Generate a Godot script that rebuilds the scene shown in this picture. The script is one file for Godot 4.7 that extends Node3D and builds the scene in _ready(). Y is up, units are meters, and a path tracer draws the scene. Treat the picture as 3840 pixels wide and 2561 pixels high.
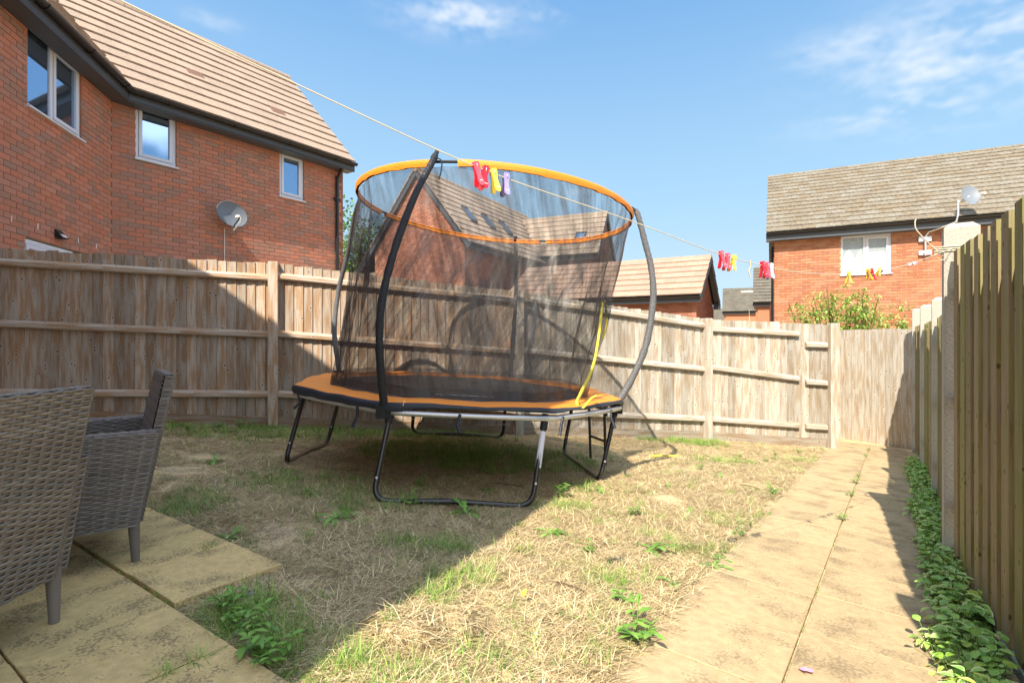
extends Node3D
# A back garden with a trampoline, closeboard fences and brick houses behind.
# x to the right, y up (0 = top of the patio), depth runs along -z; helper G(x, y, depth).

var rng := RandomNumberGenerator.new()
var taken := {}
var M := {}

class MB:
	var v := PackedVector3Array()
	var n := PackedVector3Array()
	var c := PackedColorArray()
	var u := PackedVector2Array()
	var ix := PackedInt32Array()

	func face(o: Vector3, a: Vector3, b: Vector3, col: Color, ha: float, hb: float, uo: Vector2, out: Vector3) -> void:
		var i := v.size()
		var nr := a.cross(b).normalized()
		var flip := nr.dot(out) < 0.0
		if flip:
			nr = -nr
		v.append(o - a - b); v.append(o + a - b); v.append(o + a + b); v.append(o - a + b)
		for k in 4:
			n.append(nr); c.append(col)
		u.append(uo + Vector2(-ha, -hb)); u.append(uo + Vector2(ha, -hb)); u.append(uo + Vector2(ha, hb)); u.append(uo + Vector2(-ha, hb))
		if flip:
			for k in [0, 1, 2, 0, 2, 3]: ix.append(i + k)
		else:
			for k in [0, 2, 1, 0, 3, 2]: ix.append(i + k)

	func quad(p0: Vector3, p1: Vector3, p2: Vector3, p3: Vector3, out: Vector3, col: Color, uo := Vector2.ZERO, us := Vector2.ONE) -> void:
		var i := v.size()
		var nr := (p1 - p0).cross(p3 - p0)
		if nr.length_squared() < 1e-14:
			nr = (p2 - p0).cross(p3 - p1)
		nr = nr.normalized()
		var flip := nr.dot(out) < 0.0
		if flip:
			nr = -nr
		v.append(p0); v.append(p1); v.append(p2); v.append(p3)
		for k in 4:
			n.append(nr); c.append(col)
		u.append(uo); u.append(uo + Vector2(us.x, 0)); u.append(uo + us); u.append(uo + Vector2(0, us.y))
		if flip:
			for k in [0, 1, 2, 0, 2, 3]: ix.append(i + k)
		else:
			for k in [0, 2, 1, 0, 3, 2]: ix.append(i + k)

	func tri(p0: Vector3, p1: Vector3, p2: Vector3, out: Vector3, col: Color) -> void:
		var i := v.size()
		var nr := (p1 - p0).cross(p2 - p0).normalized()
		var flip := nr.dot(out) < 0.0
		if flip:
			nr = -nr
		for p in [p0, p1, p2]:
			v.append(p); n.append(nr); c.append(col); u.append(Vector2(p.x, p.y))
		if flip:
			for k in [0, 1, 2]: ix.append(i + k)
		else:
			for k in [0, 2, 1]: ix.append(i + k)

	func box(t: Transform3D, s: Vector3, col: Color, uo := Vector2.ZERO) -> void:
		var h := s * 0.5
		var x := t.basis.x * h.x
		var y := t.basis.y * h.y
		var z := t.basis.z * h.z
		var o := t.origin
		face(o + z, x, y, col, h.x, h.y, uo, z)
		face(o - z, x, y, col, h.x, h.y, uo + Vector2(0.31, 0.17), -z)
		face(o + x, z, y, col, h.z, h.y, uo + Vector2(h.x, 0), x)
		face(o - x, z, y, col, h.z, h.y, uo - Vector2(h.x, 0), -x)
		face(o + y, x, z, col, h.x, h.z, uo + Vector2(0, h.y), y)
		face(o - y, x, z, col, h.x, h.z, uo - Vector2(0, h.y), -y)

	# box with its four top edges chamfered by b
	func slab(t: Transform3D, s: Vector3, b: float, col: Color, uo := Vector2.ZERO) -> void:
		var h := s * 0.5
		var bx := t.basis.x
		var by := t.basis.y
		var bz := t.basis.z
		var lo := []
		var mid := []
		var top := []
		for k in [[-1, -1], [1, -1], [1, 1], [-1, 1]]:
			var p: Vector3 = bx * (h.x * k[0]) + bz * (h.z * k[1])
			var q: Vector3 = bx * ((h.x - b) * k[0]) + bz * ((h.z - b) * k[1])
			lo.append(t.origin + p - by * h.y)
			mid.append(t.origin + p + by * (h.y - b))
			top.append(t.origin + q + by * h.y)
		quad(top[0], top[1], top[2], top[3], by, col, uo, Vector2(s.x, s.z))
		for k in 4:
			var j := (k + 1) % 4
			var out: Vector3 = ((mid[k] + mid[j]) * 0.5 - t.origin)
			quad(mid[k], mid[j], top[j], top[k], out + by * 0.3, col, uo, Vector2(s.x, b))
			quad(lo[k], lo[j], mid[j], mid[k], out, col, uo, Vector2(s.x, s.y))

	# smooth tube along points
	func tube(pts: Array, rad, sides: int, col: Color, caps := true, closed := false, squash := 1.0, sq_dir := Vector3.UP) -> void:
		var m := pts.size()
		var start := v.size()
		var ref := Vector3.UP
		var t0: Vector3 = (pts[1] - pts[0]).normalized()
		if absf(t0.dot(ref)) > 0.95:
			ref = Vector3.RIGHT
		var a := t0.cross(ref).normalized()
		var run := 0.0
		for i in m:
			var pa: Vector3 = pts[(i - 1 + m) % m] if (closed or i > 0) else pts[i]
			var pb: Vector3 = pts[(i + 1) % m] if (closed or i < m - 1) else pts[i]
			var t: Vector3 = (pb - pa).normalized()
			a = (a - t * a.dot(t)).normalized()
			var b := t.cross(a)
			var r: float = rad[i] if rad is Array else rad
			if i > 0:
				run += (pts[i] - pts[i - 1]).length()
			for k in sides:
				var f := TAU * k / sides
				var d := a * cos(f) + b * sin(f)
				if squash != 1.0:
					d = d + sq_dir * d.dot(sq_dir) * (squash - 1.0)
				v.append(pts[i] + d * r)
				n.append(d.normalized()); c.append(col); u.append(Vector2(float(k) / sides, run))
		var seg := m if closed else m - 1
		for i in seg:
			for k in sides:
				var p := start + i * sides + k
				var q := start + i * sides + (k + 1) % sides
				var p2 := start + ((i + 1) % m) * sides + k
				var q2 := start + ((i + 1) % m) * sides + (k + 1) % sides
				for w in [p, p2, q, q, p2, q2]: ix.append(w)
		if caps and not closed:
			for e in [0, m - 1]:
				var dirv: Vector3 = (pts[0] - pts[1]).normalized() if e == 0 else (pts[m - 1] - pts[m - 2]).normalized()
				var cidx := v.size()
				v.append(pts[e]); n.append(dirv); c.append(col); u.append(Vector2.ZERO)
				for k in sides:
					v.append(v[start + e * sides + k]); n.append(dirv); c.append(col); u.append(Vector2.ZERO)
				for k in sides:
					var k2 := (k + 1) % sides
					if e == 0:
						for w in [cidx, cidx + 1 + k, cidx + 1 + k2]: ix.append(w)
					else:
						for w in [cidx, cidx + 1 + k2, cidx + 1 + k]: ix.append(w)

	# grid of points with smooth normals: pts[row][column]
	func sheet(pts: Array, col: Color, wrap := false, us := 1.0, vs := 1.0, cols = null) -> void:
		var rows := pts.size()
		var cn: int = pts[0].size()
		var start := v.size()
		for i in rows:
			for j in cn:
				var l: Vector3 = pts[i][(j - 1 + cn) % cn] if (wrap or j > 0) else pts[i][j]
				var r: Vector3 = pts[i][(j + 1) % cn] if (wrap or j < cn - 1) else pts[i][j]
				var d: Vector3 = pts[maxi(i - 1, 0)][j]
				var e: Vector3 = pts[mini(i + 1, rows - 1)][j]
				var nr := (r - l).cross(e - d).normalized()
				v.append(pts[i][j]); n.append(nr); c.append(cols[i][j] if cols != null else col)
				u.append(Vector2(float(j) / maxi(cn - (0 if wrap else 1), 1) * us, float(i) / maxi(rows - 1, 1) * vs))
		for i in rows - 1:
			for j in (cn if wrap else cn - 1):
				var p := start + i * cn + j
				var q := start + i * cn + (j + 1) % cn
				for w in [p, p + cn, q, q, p + cn, q + cn]: ix.append(w)

	func mesh(off := Vector3.ZERO) -> ArrayMesh:
		if off != Vector3.ZERO:
			for i in v.size():
				v[i] -= off
		var a := []
		a.resize(Mesh.ARRAY_MAX)
		a[Mesh.ARRAY_VERTEX] = v; a[Mesh.ARRAY_NORMAL] = n; a[Mesh.ARRAY_COLOR] = c; a[Mesh.ARRAY_TEX_UV] = u; a[Mesh.ARRAY_INDEX] = ix
		var m := ArrayMesh.new()
		m.add_surface_from_arrays(Mesh.PRIMITIVE_TRIANGLES, a)
		return m

# ---------------------------------------------------------------- small helpers
func G(x: float, y: float, z: float) -> Vector3:
	return Vector3(x, y, -z)

func az(a: float) -> Vector3:
	return Vector3(sin(deg_to_rad(a)), 0, -cos(deg_to_rad(a)))

func rr(a: float, b: float) -> float:
	return rng.randf_range(a, b)

func lin(r: float, g: float, b: float) -> Color:
	return Color(r, g, b)

func vary(col: Color, d: float) -> Color:
	var k := 1.0 + rr(-d, d)
	var w := rr(-d, d) * 0.25
	return Color(clampf(col.r * (k + w), 0, 1), clampf(col.g * k, 0, 1), clampf(col.b * (k - w), 0, 1))

func numbered(s: String) -> String:
	if not taken.has(s):
		taken[s] = 0
		return s
	taken[s] += 1
	return "%s_%03d" % [s, taken[s]]

func tag(o: Node, label: String, category: String, group := "") -> void:
	o.set_meta("label", label)
	o.set_meta("category", category)
	if group:
		o.set_meta("group", group)

func thing(called: String, at: Vector3, label: String, category: String, group := "") -> Node3D:
	var o := Node3D.new()
	o.name = numbered(called)
	add_child(o)
	o.position = at
	tag(o, label, category, group)
	return o

# a part whose mesh is given in world coordinates
func part(parent: Node3D, called: String, mb: MB, material: Material) -> MeshInstance3D:
	var o := MeshInstance3D.new()
	o.name = called
	o.mesh = mb.mesh()
	o.material_override = null
	o.mesh.surface_set_material(0, material)
	parent.add_child(o, true)
	if parent.get_parent() == self:
		o.position = -parent.position
	return o

# a shared mesh placed by a world transform
func place(parent: Node3D, called: String, mesh: Mesh, xf: Transform3D) -> MeshInstance3D:
	var o := MeshInstance3D.new()
	o.name = called
	o.mesh = mesh
	parent.add_child(o, true)
	o.transform = xf
	if parent.get_parent() == self:
		o.position -= parent.position
	return o

func single(called: String, mb: MB, material: Material, base: Vector3, label: String, category: String, group := "") -> MeshInstance3D:
	var o := MeshInstance3D.new()
	o.name = numbered(called)
	o.mesh = mb.mesh(base)
	o.mesh.surface_set_material(0, material)
	add_child(o)
	o.position = base
	tag(o, label, category, group)
	return o

func structure(called: String, mb: MB, material: Material) -> MeshInstance3D:
	var o := MeshInstance3D.new()
	o.name = called
	o.mesh = mb.mesh()
	o.mesh.surface_set_material(0, material)
	add_child(o)
	o.set_meta("kind", "structure")
	return o

func basis_of(x: Vector3, y: Vector3, z: Vector3) -> Basis:
	return Basis(x, y, z)

# beam between two points: width across, height up
func beam(mb: MB, a: Vector3, b: Vector3, w: float, h: float, col: Color, up := Vector3.UP, uo := Vector2.ZERO) -> void:
	var y := (b - a).normalized()
	var z := y.cross(up).normalized()
	if z.length() < 0.5:
		z = y.cross(Vector3.RIGHT).normalized()
	var x := y.cross(z).normalized()
	mb.box(Transform3D(Basis(x, y, z), (a + b) * 0.5), Vector3(h, (b - a).length(), w), col, uo)

# ---------------------------------------------------------------- textures and materials
func noise(s: int, f: float, oct := 4) -> FastNoiseLite:
	var k := FastNoiseLite.new()
	k.seed = s
	k.frequency = f
	k.noise_type = FastNoiseLite.TYPE_SIMPLEX_SMOOTH
	k.fractal_octaves = oct
	return k

func tex(im: Image) -> ImageTexture:
	return ImageTexture.create_from_image(im)

func grain_tex(s: int, f: float, lo: float, hi: float, size := 256) -> ImageTexture:
	var im := noise(s, f, 5).get_seamless_image(size, size)
	var out := Image.create(size, size, false, Image.FORMAT_RGB8)
	for y in size:
		for x in size:
			var k := lerpf(lo, hi, im.get_pixel(x, y).r)
			out.set_pixel(x, y, Color(k, k, k))
	return tex(out)

func height_tex(s: int, f: float, size := 256) -> ImageTexture:
	return tex(noise(s, f, 5).get_seamless_image(size, size))

# weathered board: 0.5 m across, 2 m long
func wood_tex(s: int, brown: Color, grey: Color, dark: Color, mixv: float) -> ImageTexture:
	rng.seed = s
	var w := 256
	var h := 1024
	var a := noise(s, 0.11, 3)
	var b := noise(s + 1, 0.02, 3)
	var d := noise(s + 2, 0.35, 2)
	var im := Image.create(w, h, false, Image.FORMAT_RGB8)
	var knots := []
	for k in 56:
		knots.append([rr(0, w), rr(0, h), rr(2.0, 5.0)])
	for y in h:
		for x in w:
			var warp := 0.0
			var kd := 0.0
			var halo := 0.0
			for k in knots:
				var dy: float = y - k[1]
				if dy > 60 or dy < -60:
					continue
				var dx: float = x - k[0]
				if dx > 40 or dx < -40:
					continue
				var q: float = sqrt(dx * dx + dy * dy * 0.5) / k[2]
				if q < 1.0:
					kd = maxf(kd, 1.0 - q * q * 0.5)
				elif q < 3.0:
					halo = maxf(halo, (3.0 - q) * 0.4)
				warp += 9.0 * exp(-q * 0.35) * (1.0 if dx > 0 else -1.0)
			var xx := x - warp
			var st := a.get_noise_2d(xx * 1.3, y * 0.035)
			var fine := d.get_noise_2d(xx, y * 0.05)
			var m := clampf(mixv + b.get_noise_2d(xx * 1.2, y * 0.18) * 1.5, 0.0, 1.0)
			var col := brown.lerp(grey, m)
			col = col * (1.0 + st * 0.20 + fine * 0.15)
			col = col.lerp(grey * 1.25, clampf(halo * 0.6, 0, 0.7))
			col = col.lerp(dark, clampf(kd * 0.9, 0, 0.85))
			if st < -0.52:
				col = col.lerp(dark, 0.35)
			im.set_pixel(x, y, Color(clampf(col.r, 0, 1), clampf(col.g, 0, 1), clampf(col.b, 0, 1)).linear_to_srgb())
	return tex(im)

func slab_tex(s: int, base: Color, spots: float, grime: float) -> ImageTexture:
	var size := 1024
	var a := noise(s, 0.006, 4).get_seamless_image(size, size)
	var b := noise(s + 1, 0.03, 4).get_seamless_image(size, size)
	var d := noise(s + 2, 0.11, 4).get_seamless_image(size, size)
	var e := noise(s + 3, 0.4, 2).get_seamless_image(size, size)
	var im := Image.create(size, size, false, Image.FORMAT_RGB8)
	var dark := lin(0.075, 0.06, 0.045)
	var pale := lin(0.62, 0.57, 0.46)
	for y in size:
		for x in size:
			var la := a.get_pixel(x, y).r
			var lb := b.get_pixel(x, y).r
			var ld := d.get_pixel(x, y).r
			var le := e.get_pixel(x, y).r
			var col := base * (0.62 + 0.36 * lb + 0.42 * le)
			col = col.lerp(lin(0.20, 0.145, 0.085), clampf((la - 0.50) * 1.6, 0.0, 1.0) * grime)
			var sp := ld + (la - 0.5) * 0.9 + (lb - 0.5) * 0.5
			if sp > 0.70:
				col = col.lerp(dark, clampf((sp - 0.70) * 9.0, 0.0, 0.85) * spots)
			if ld < 0.20 and lb < 0.42:
				col = col.lerp(pale, 0.5 * spots)
			im.set_pixel(x, y, Color(clampf(col.r, 0, 1), clampf(col.g, 0, 1), clampf(col.b, 0, 1)).linear_to_srgb())
	return tex(im)

func soil_tex(s: int) -> ImageTexture:
	rng.seed = s
	var size := 1024
	var a := noise(s, 0.008, 4).get_seamless_image(size, size)
	var b := noise(s + 1, 0.12, 4).get_seamless_image(size, size)
	var im := Image.create(size, size, false, Image.FORMAT_RGB8)
	for y in size:
		for x in size:
			var la := a.get_pixel(x, y).r
			var lb := b.get_pixel(x, y).r
			var col := lin(0.40, 0.30, 0.19).lerp(lin(0.60, 0.47, 0.27), clampf(la * 1.5 - 0.3, 0, 1)) * (0.45 + 1.05 * lb)
			im.set_pixel(x, y, Color(col.r, col.g, col.b).linear_to_srgb())
	for k in 34000:
		var p := Vector2(rr(0, size), rr(0, size))
		var la := a.get_pixel(int(p.x), int(p.y)).r
		if la < rr(0.25, 0.55):
			continue
		var f := rr(0, TAU)
		var len := rr(8, 34)
		var col := lin(0.78, 0.62, 0.38).lerp(lin(0.52, 0.39, 0.21), rng.randf())
		if rng.randf() < 0.12:
			col = lin(0.26, 0.30, 0.10)
		var sc := col.linear_to_srgb()
		var bend := rr(-0.03, 0.03)
		for q in int(len):
			p += Vector2(cos(f), sin(f))
			f += bend
			im.set_pixel(posmod(int(p.x), size), posmod(int(p.y), size), sc)
	return tex(im)

func mat(col: Color, rough := 0.85, vcol := false) -> StandardMaterial3D:
	var m := StandardMaterial3D.new()
	m.albedo_color = col.linear_to_srgb()
	m.roughness = rough
	m.vertex_color_use_as_albedo = vcol
	m.metallic_specular = 0.4
	return m

func grained(col: Color, rough: float, t: Texture2D, scale: float, vcol := true, bump: Texture2D = null, bs := 0.0) -> StandardMaterial3D:
	var m := mat(col, rough, vcol)
	m.albedo_texture = t
	m.uv1_triplanar = true
	m.uv1_world_triplanar = true
	m.uv1_scale = Vector3.ONE * scale
	if bump:
		m.heightmap_enabled = true
		m.heightmap_texture = bump
		m.heightmap_scale = bs
	return m

func wood(t: Texture2D, rough := 0.85) -> StandardMaterial3D:
	var m := mat(Color.WHITE, rough, true)
	m.albedo_texture = t
	m.uv1_scale = Vector3(2.0, 0.5, 1)
	return m

func make_materials() -> void:
	var fine := grain_tex(5, 0.12, 0.72, 1.0)
	var coarse := grain_tex(6, 0.03, 0.62, 1.0)
	var hfine := height_tex(7, 0.10)
	M.brick = grained(Color.WHITE, 0.9, fine, 9.0, true, hfine, 0.25)
	M.brick_sun = grained(Color.WHITE, 0.9, fine, 9.0, true, hfine, 0.25)
	M.mortar = grained(lin(0.50, 0.36, 0.28), 0.95, fine, 6.0, false)
	M.mortar_pale = grained(lin(0.66, 0.46, 0.32), 0.95, fine, 6.0, false)
	M.tile = grained(Color.WHITE, 0.85, grain_tex(8, 0.05, 0.80, 1.0), 1.6, true)
	M.tile_lichen = grained(Color.WHITE, 0.9, grain_tex(9, 0.05, 0.55, 1.0), 0.9, true)
	M.plain = grained(Color.WHITE, 0.9, coarse, 1.5, true)
	M.wood_brown = wood(wood_tex(21, lin(0.43, 0.275, 0.165), lin(0.51, 0.435, 0.36), lin(0.07, 0.045, 0.03), 0.52))
	M.wood_grey = wood(wood_tex(22, lin(0.39, 0.305, 0.215), lin(0.485, 0.455, 0.40), lin(0.08, 0.062, 0.05), 0.7))
	M.wood_green = wood(wood_tex(23, lin(0.33, 0.265, 0.175), lin(0.28, 0.255, 0.11), lin(0.06, 0.05, 0.025), 0.5))
	M.slab_patio = mat(Color.WHITE, 0.92, true)
	M.slab_patio.albedo_texture = slab_tex(31, lin(0.66, 0.49, 0.225), 0.62, 0.4)
	M.slab_patio.uv1_scale = Vector3(0.55, 0.55, 1)
	M.slab_patio.heightmap_enabled = true
	M.slab_patio.heightmap_texture = hfine
	M.slab_patio.heightmap_scale = 0.2
	M.slab_path = mat(Color.WHITE, 0.92, true)
	M.slab_path.albedo_texture = slab_tex(41, lin(0.455, 0.35, 0.205), 0.45, 0.42)
	M.slab_path.uv1_scale = Vector3(0.5, 0.5, 1)
	M.slab_path.heightmap_enabled = true
	M.slab_path.heightmap_texture = hfine
	M.slab_path.heightmap_scale = 0.2
	M.ground = mat(Color.WHITE, 0.97, false)
	M.ground.albedo_texture = soil_tex(51)
	M.ground.uv1_scale = Vector3(0.42, 0.42, 1)
	M.ground.heightmap_enabled = true
	M.ground.heightmap_texture = height_tex(52, 0.03, 512)
	M.ground.heightmap_scale = 2.0
	M.concrete = grained(lin(0.56, 0.54, 0.49), 0.92, grain_tex(61, 0.06, 0.72, 1.0), 5.0, true)
	M.fascia = mat(lin(0.072, 0.082, 0.10), 0.45)
	M.gutter = mat(lin(0.018, 0.018, 0.02), 0.35)
	M.frame = mat(lin(0.60, 0.63, 0.72), 0.4)
	M.frame_white = mat(lin(0.74, 0.75, 0.76), 0.4)
	M.pane = mat(lin(0.30, 0.44, 0.64), 0.03)
	M.pane.metallic = 0.92
	M.glass = mat(lin(0.75, 0.85, 0.9), 0.04)
	M.glass.transparency = BaseMaterial3D.TRANSPARENCY_ALPHA
	M.glass.albedo_color.a = 0.22
	M.curtain = mat(lin(0.78, 0.80, 0.82), 0.9)
	M.curtain.backlight_enabled = true
	M.curtain.backlight = Color(0.4, 0.4, 0.42)
	M.dark = mat(lin(0.02, 0.02, 0.022), 0.6)
	M.black_steel = mat(lin(0.016, 0.015, 0.014), 0.28)
	M.black_steel.metallic_specular = 0.6
	M.galvanised = mat(lin(0.62, 0.64, 0.66), 0.38)
	M.galvanised.metallic = 0.75
	M.steel = mat(lin(0.55, 0.57, 0.58), 0.4)
	M.steel.metallic = 0.7
	M.orange = mat(lin(0.86, 0.265, 0.022), 0.5)
	M.orange.rim_enabled = true
	M.orange.rim = 0.2
	M.navy = mat(lin(0.028, 0.034, 0.046), 0.42)
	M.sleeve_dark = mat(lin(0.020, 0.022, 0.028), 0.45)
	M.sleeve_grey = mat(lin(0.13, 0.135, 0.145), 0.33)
	for k in ["navy", "sleeve_dark", "sleeve_grey", "orange"]:
		M[k].heightmap_enabled = true
		M[k].heightmap_texture = hfine
		M[k].uv1_triplanar = true
		M[k].uv1_world_triplanar = true
		M[k].uv1_scale = Vector3.ONE * 3.0
		M[k].heightmap_scale = 0.3
	M.sleeve_grey.heightmap_scale = 0.9
	M.sleeve_dark.heightmap_scale = 0.6
	M.mat_black = mat(lin(0.022, 0.022, 0.024), 0.5)
	M.yellow = mat(lin(0.78, 0.62, 0.07), 0.6)
	M.white = mat(lin(0.8, 0.8, 0.8), 0.5)
	# the net: a fine weave, mostly holes
	rng.seed = 77
	var im := Image.create(1024, 512, false, Image.FORMAT_RGBA8)
	var na := noise(78, 0.05, 3)
	var nb := noise(79, 0.012, 3)
	for y in 512:
		for x in 1024:
			# bunched threads run in slanting folds
			var e := smoothstep(0.0, 80.0, minf(x, 1023 - x))
			var st := (na.get_noise_2d(x * 0.9 + y * 0.5, y * 0.10) * 0.6 + na.get_noise_2d(x * 0.22 + y * 0.2 + 500.0, y * 0.05) * 0.7) * e
			var a := 0.50 + st * 0.44 + nb.get_noise_2d(x, y * 0.6) * 0.16 * e + rr(-0.15, 0.15)
			im.set_pixel(x, y, Color(1, 1, 1, clampf(a, 0.06, 0.95)))
	M.net = mat(lin(0.032, 0.032, 0.036), 0.42)
	M.net.transparency = BaseMaterial3D.TRANSPARENCY_ALPHA
	M.net.albedo_texture = tex(im)
	M.net.uv1_scale = Vector3(3, 1, 1)
	M.net.metallic_specular = 0.6
	M.leaf = mat(Color.WHITE, 0.5, true)
	M.leaf.backlight_enabled = true
	M.leaf.backlight = Color(0.30, 0.36, 0.10)
	M.straw = mat(Color.WHITE, 0.7, true)
	M.straw.backlight_enabled = true
	M.straw.backlight = Color(0.25, 0.2, 0.1)
	M.wicker = mat(Color.WHITE, 0.5, true)
	M.wicker.metallic_specular = 0.45
	M.rope = grained(lin(0.78, 0.72, 0.58), 0.9, fine, 60.0, false)
	M.peg = mat(Color.WHITE, 0.35, true)
	M.peg.backlight_enabled = true
	M.peg.backlight = Color(0.25, 0.2, 0.2)
	M.render_wall = grained(lin(0.62, 0.58, 0.5), 0.9, coarse, 1.0, false)

# ---------------------------------------------------------------- sky
func sky_image() -> Image:
	var w := 1536
	var h := 768
	var im := Image.create(w, h, false, Image.FORMAT_RGBF)
	var a := noise(301, 1.0, 5)
	var b := noise(302, 1.0, 4)
	var zen := lin(0.037, 0.092, 0.20)
	var top := lin(0.060, 0.136, 0.252)
	var mid := lin(0.135, 0.220, 0.300)
	var hor := lin(0.235, 0.29, 0.325)
	var field := noise(303, 1.0, 5)
	var sunv := Vector3(-sin(deg_to_rad(23.0)) * cos(deg_to_rad(46.0)), sin(deg_to_rad(46.0)), cos(deg_to_rad(23.0)) * cos(deg_to_rad(46.0)))
	# thin cloud banks: azimuth to the right, height, spread, strength
	var banks := [[-5.5, 31.2, 6.0, 1.5, 0.85], [41, 22.5, 8, 4.2, 0.9], [37, 19.5, 6.5, 1.5, 0.8], [33, 25, 5, 1.6, 0.55], [-29.5, 27.5, 2.2, 0.6, 0.45], [7.5, 15.5, 2.0, 0.8, 0.4], [3, 31.5, 3, 0.8, 0.35]]
	for y in h:
		var el := 90.0 - (y + 0.5) / h * 180.0
		for x in w:
			var azm := (x + 0.5) / w * 360.0
			azm = azm - 360.0 if azm > 180.0 else azm
			var e := maxf(el, 0.0)
			var col := hor.lerp(mid, pow(clampf(e / 14.0, 0, 1), 0.8))
			if e > 14.0:
				col = mid.lerp(top, clampf((e - 14.0) / 19.0, 0, 1)) if e < 33.0 else top.lerp(zen, (e - 33.0) / 57.0)
			# the air brightens towards the sun
			var dv := Vector3(sin(deg_to_rad(azm)) * cos(deg_to_rad(el)), sin(deg_to_rad(el)), -cos(deg_to_rad(azm)) * cos(deg_to_rad(el)))
			var sg := exp(-rad_to_deg(dv.angle_to(sunv)) / 26.0)
			col = col + lin(0.28, 0.28, 0.27) * sg
			# heaped bright clouds added outside the view to lift the shade
			if el > 8.0:
				var open := maxf(smoothstep(46.0, 62.0, absf(azm)), smoothstep(36.0, 48.0, el))
				if open > 0.0:
					var k := field.get_noise_3dv(Vector3(dv.x, dv.y * 1.5, dv.z) * 2.6) * 0.75 + b.get_noise_3dv(dv * 9.0) * 0.22
					col = col.lerp(lin(0.72, 0.73, 0.74), smoothstep(-0.06, 0.20, k) * open * 0.95)
			if el > 2.0:
				var cl := 0.0
				for k in banks:
					var da: float = absf(azm - k[0])
					da = minf(da, 360.0 - da) / k[2]
					var de: float = (el - k[1]) / k[3]
					var q := da * da + de * de
					if q < 4.0:
						cl = maxf(cl, exp(-q) * k[4])
				if cl > 0.01:
					var s := deg_to_rad(azm)
					var r := cos(deg_to_rad(el))
					var p := Vector3(sin(s) * r, sin(deg_to_rad(el)) * 3.6 + azm * 0.006, cos(s) * r)
					var f := a.get_noise_3dv(p * 5.0) * 0.7 + b.get_noise_3dv(p * 19.0) * 0.5 + b.get_noise_3dv(p * 55.0) * 0.3 + 0.25
					var c := clampf(f * 1.6, 0, 1) * clampf(cl * 1.4, 0, 1)
					col = col.lerp(lin(0.30, 0.315, 0.33), c * 0.66)
			im.set_pixel(x, y, Color(col.r, col.g, col.b))
	return im

# ---------------------------------------------------------------- ground
const PATCH := [[-0.33, 5.3, 0.95, 1.1], [-0.82, 6.51, 0.63, 0.6], [-2.86, 6.11, 1.09, 0.7], [-1.76, 6.65, 0.81, 0.9], [2.32, 7.41, 0.54, 1], [-1.49, 3.85, 0.47, 0.5], [-2.04, 3.24, 0.29, 0.6], [-1.02, 1.97, 0.20, 1.6], [-0.83, 1.80, 0.19, 1.6], [-0.66, 1.66, 0.16, 1.3], [-0.53, 1.73, 0.11, 0.3], [-0.43, 2.72, 0.2, 0.7], [-0.22, 2.38, 0.14, 0.3], [-0.93, 3.51, 0.34, 0.5], [0.34, 3.6, 0.2, 0.6], [-0.03, 1.68, 0.16, 0.12], [-0.36, 1.62, 0.10, 0.1], [-0.26, 2.2, 0.11, 0.6], [0.57, 4.27, 0.21, 0.3], [0.51, 1.93, 0.09, 0.4], [0.45, 2.49, 0.14, 0.3], [1.52, 3.57, 0.23, 0.25], [3.45, 6.31, 0.31, 0.25], [0.95, 3.05, 0.22, 0.2], [2.28, 5.91, 0.29, 0.3]]
const BARE := [[-1.23, 2.84, 0.35], [-0.86, 2.24, 0.2], [1.16, 4.02, 0.25], [0.84, 2.83, 0.22], [-2.42, 4.0, 0.45], [-0.07, 1.8, 0.12], [-0.5, 2.09, 0.15], [-0.37, 1.87, 0.08], [-0.21, 1.96, 0.06], [0.5, 2.3, 0.12], [-0.1, 2.9, 0.15]]
const PA := Vector2(0.279, 1.678)   # the path's left edge
const PJ := Vector2(-1.296, 2.031)  # the patio's inner corner
var P_DIR := Vector2(sin(deg_to_rad(35.5)), cos(deg_to_rad(35.5)))
var P_SIDE := Vector2(cos(deg_to_rad(35.5)), -sin(deg_to_rad(35.5)))
var T_DIR := Vector2(-0.815, 0.579)
var T_OUT := Vector2(0.579, 0.815)
var gnoise: FastNoiseLite

func plane_h(x: float, z: float) -> float:
	return -0.065 * clampf(x, -9, 14) - 0.03 * clampf(z, -8, 16)

func rect_d(p: Vector2, a: Vector2, b: Vector2) -> float:
	var d := Vector2(maxf(maxf(a.x - p.x, p.x - b.x), 0.0), maxf(maxf(a.y - p.y, p.y - b.y), 0.0))
	return d.length()

func patio_d(x: float, z: float) -> float:
	var r := Vector2(x, z) - PJ
	var q := Vector2(r.dot(T_DIR), r.dot(T_OUT))
	return minf(rect_d(q, Vector2(0, 0), Vector2(4.1, 0.45)), rect_d(q, Vector2(-1.9, -1.85), Vector2(4.1, 0)))

func path_d(x: float, z: float) -> float:
	var r := Vector2(x, z) - PA
	return rect_d(Vector2(r.dot(P_SIDE), r.dot(P_DIR)), Vector2(0, -3), Vector2(0.908, 9.2))

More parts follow.
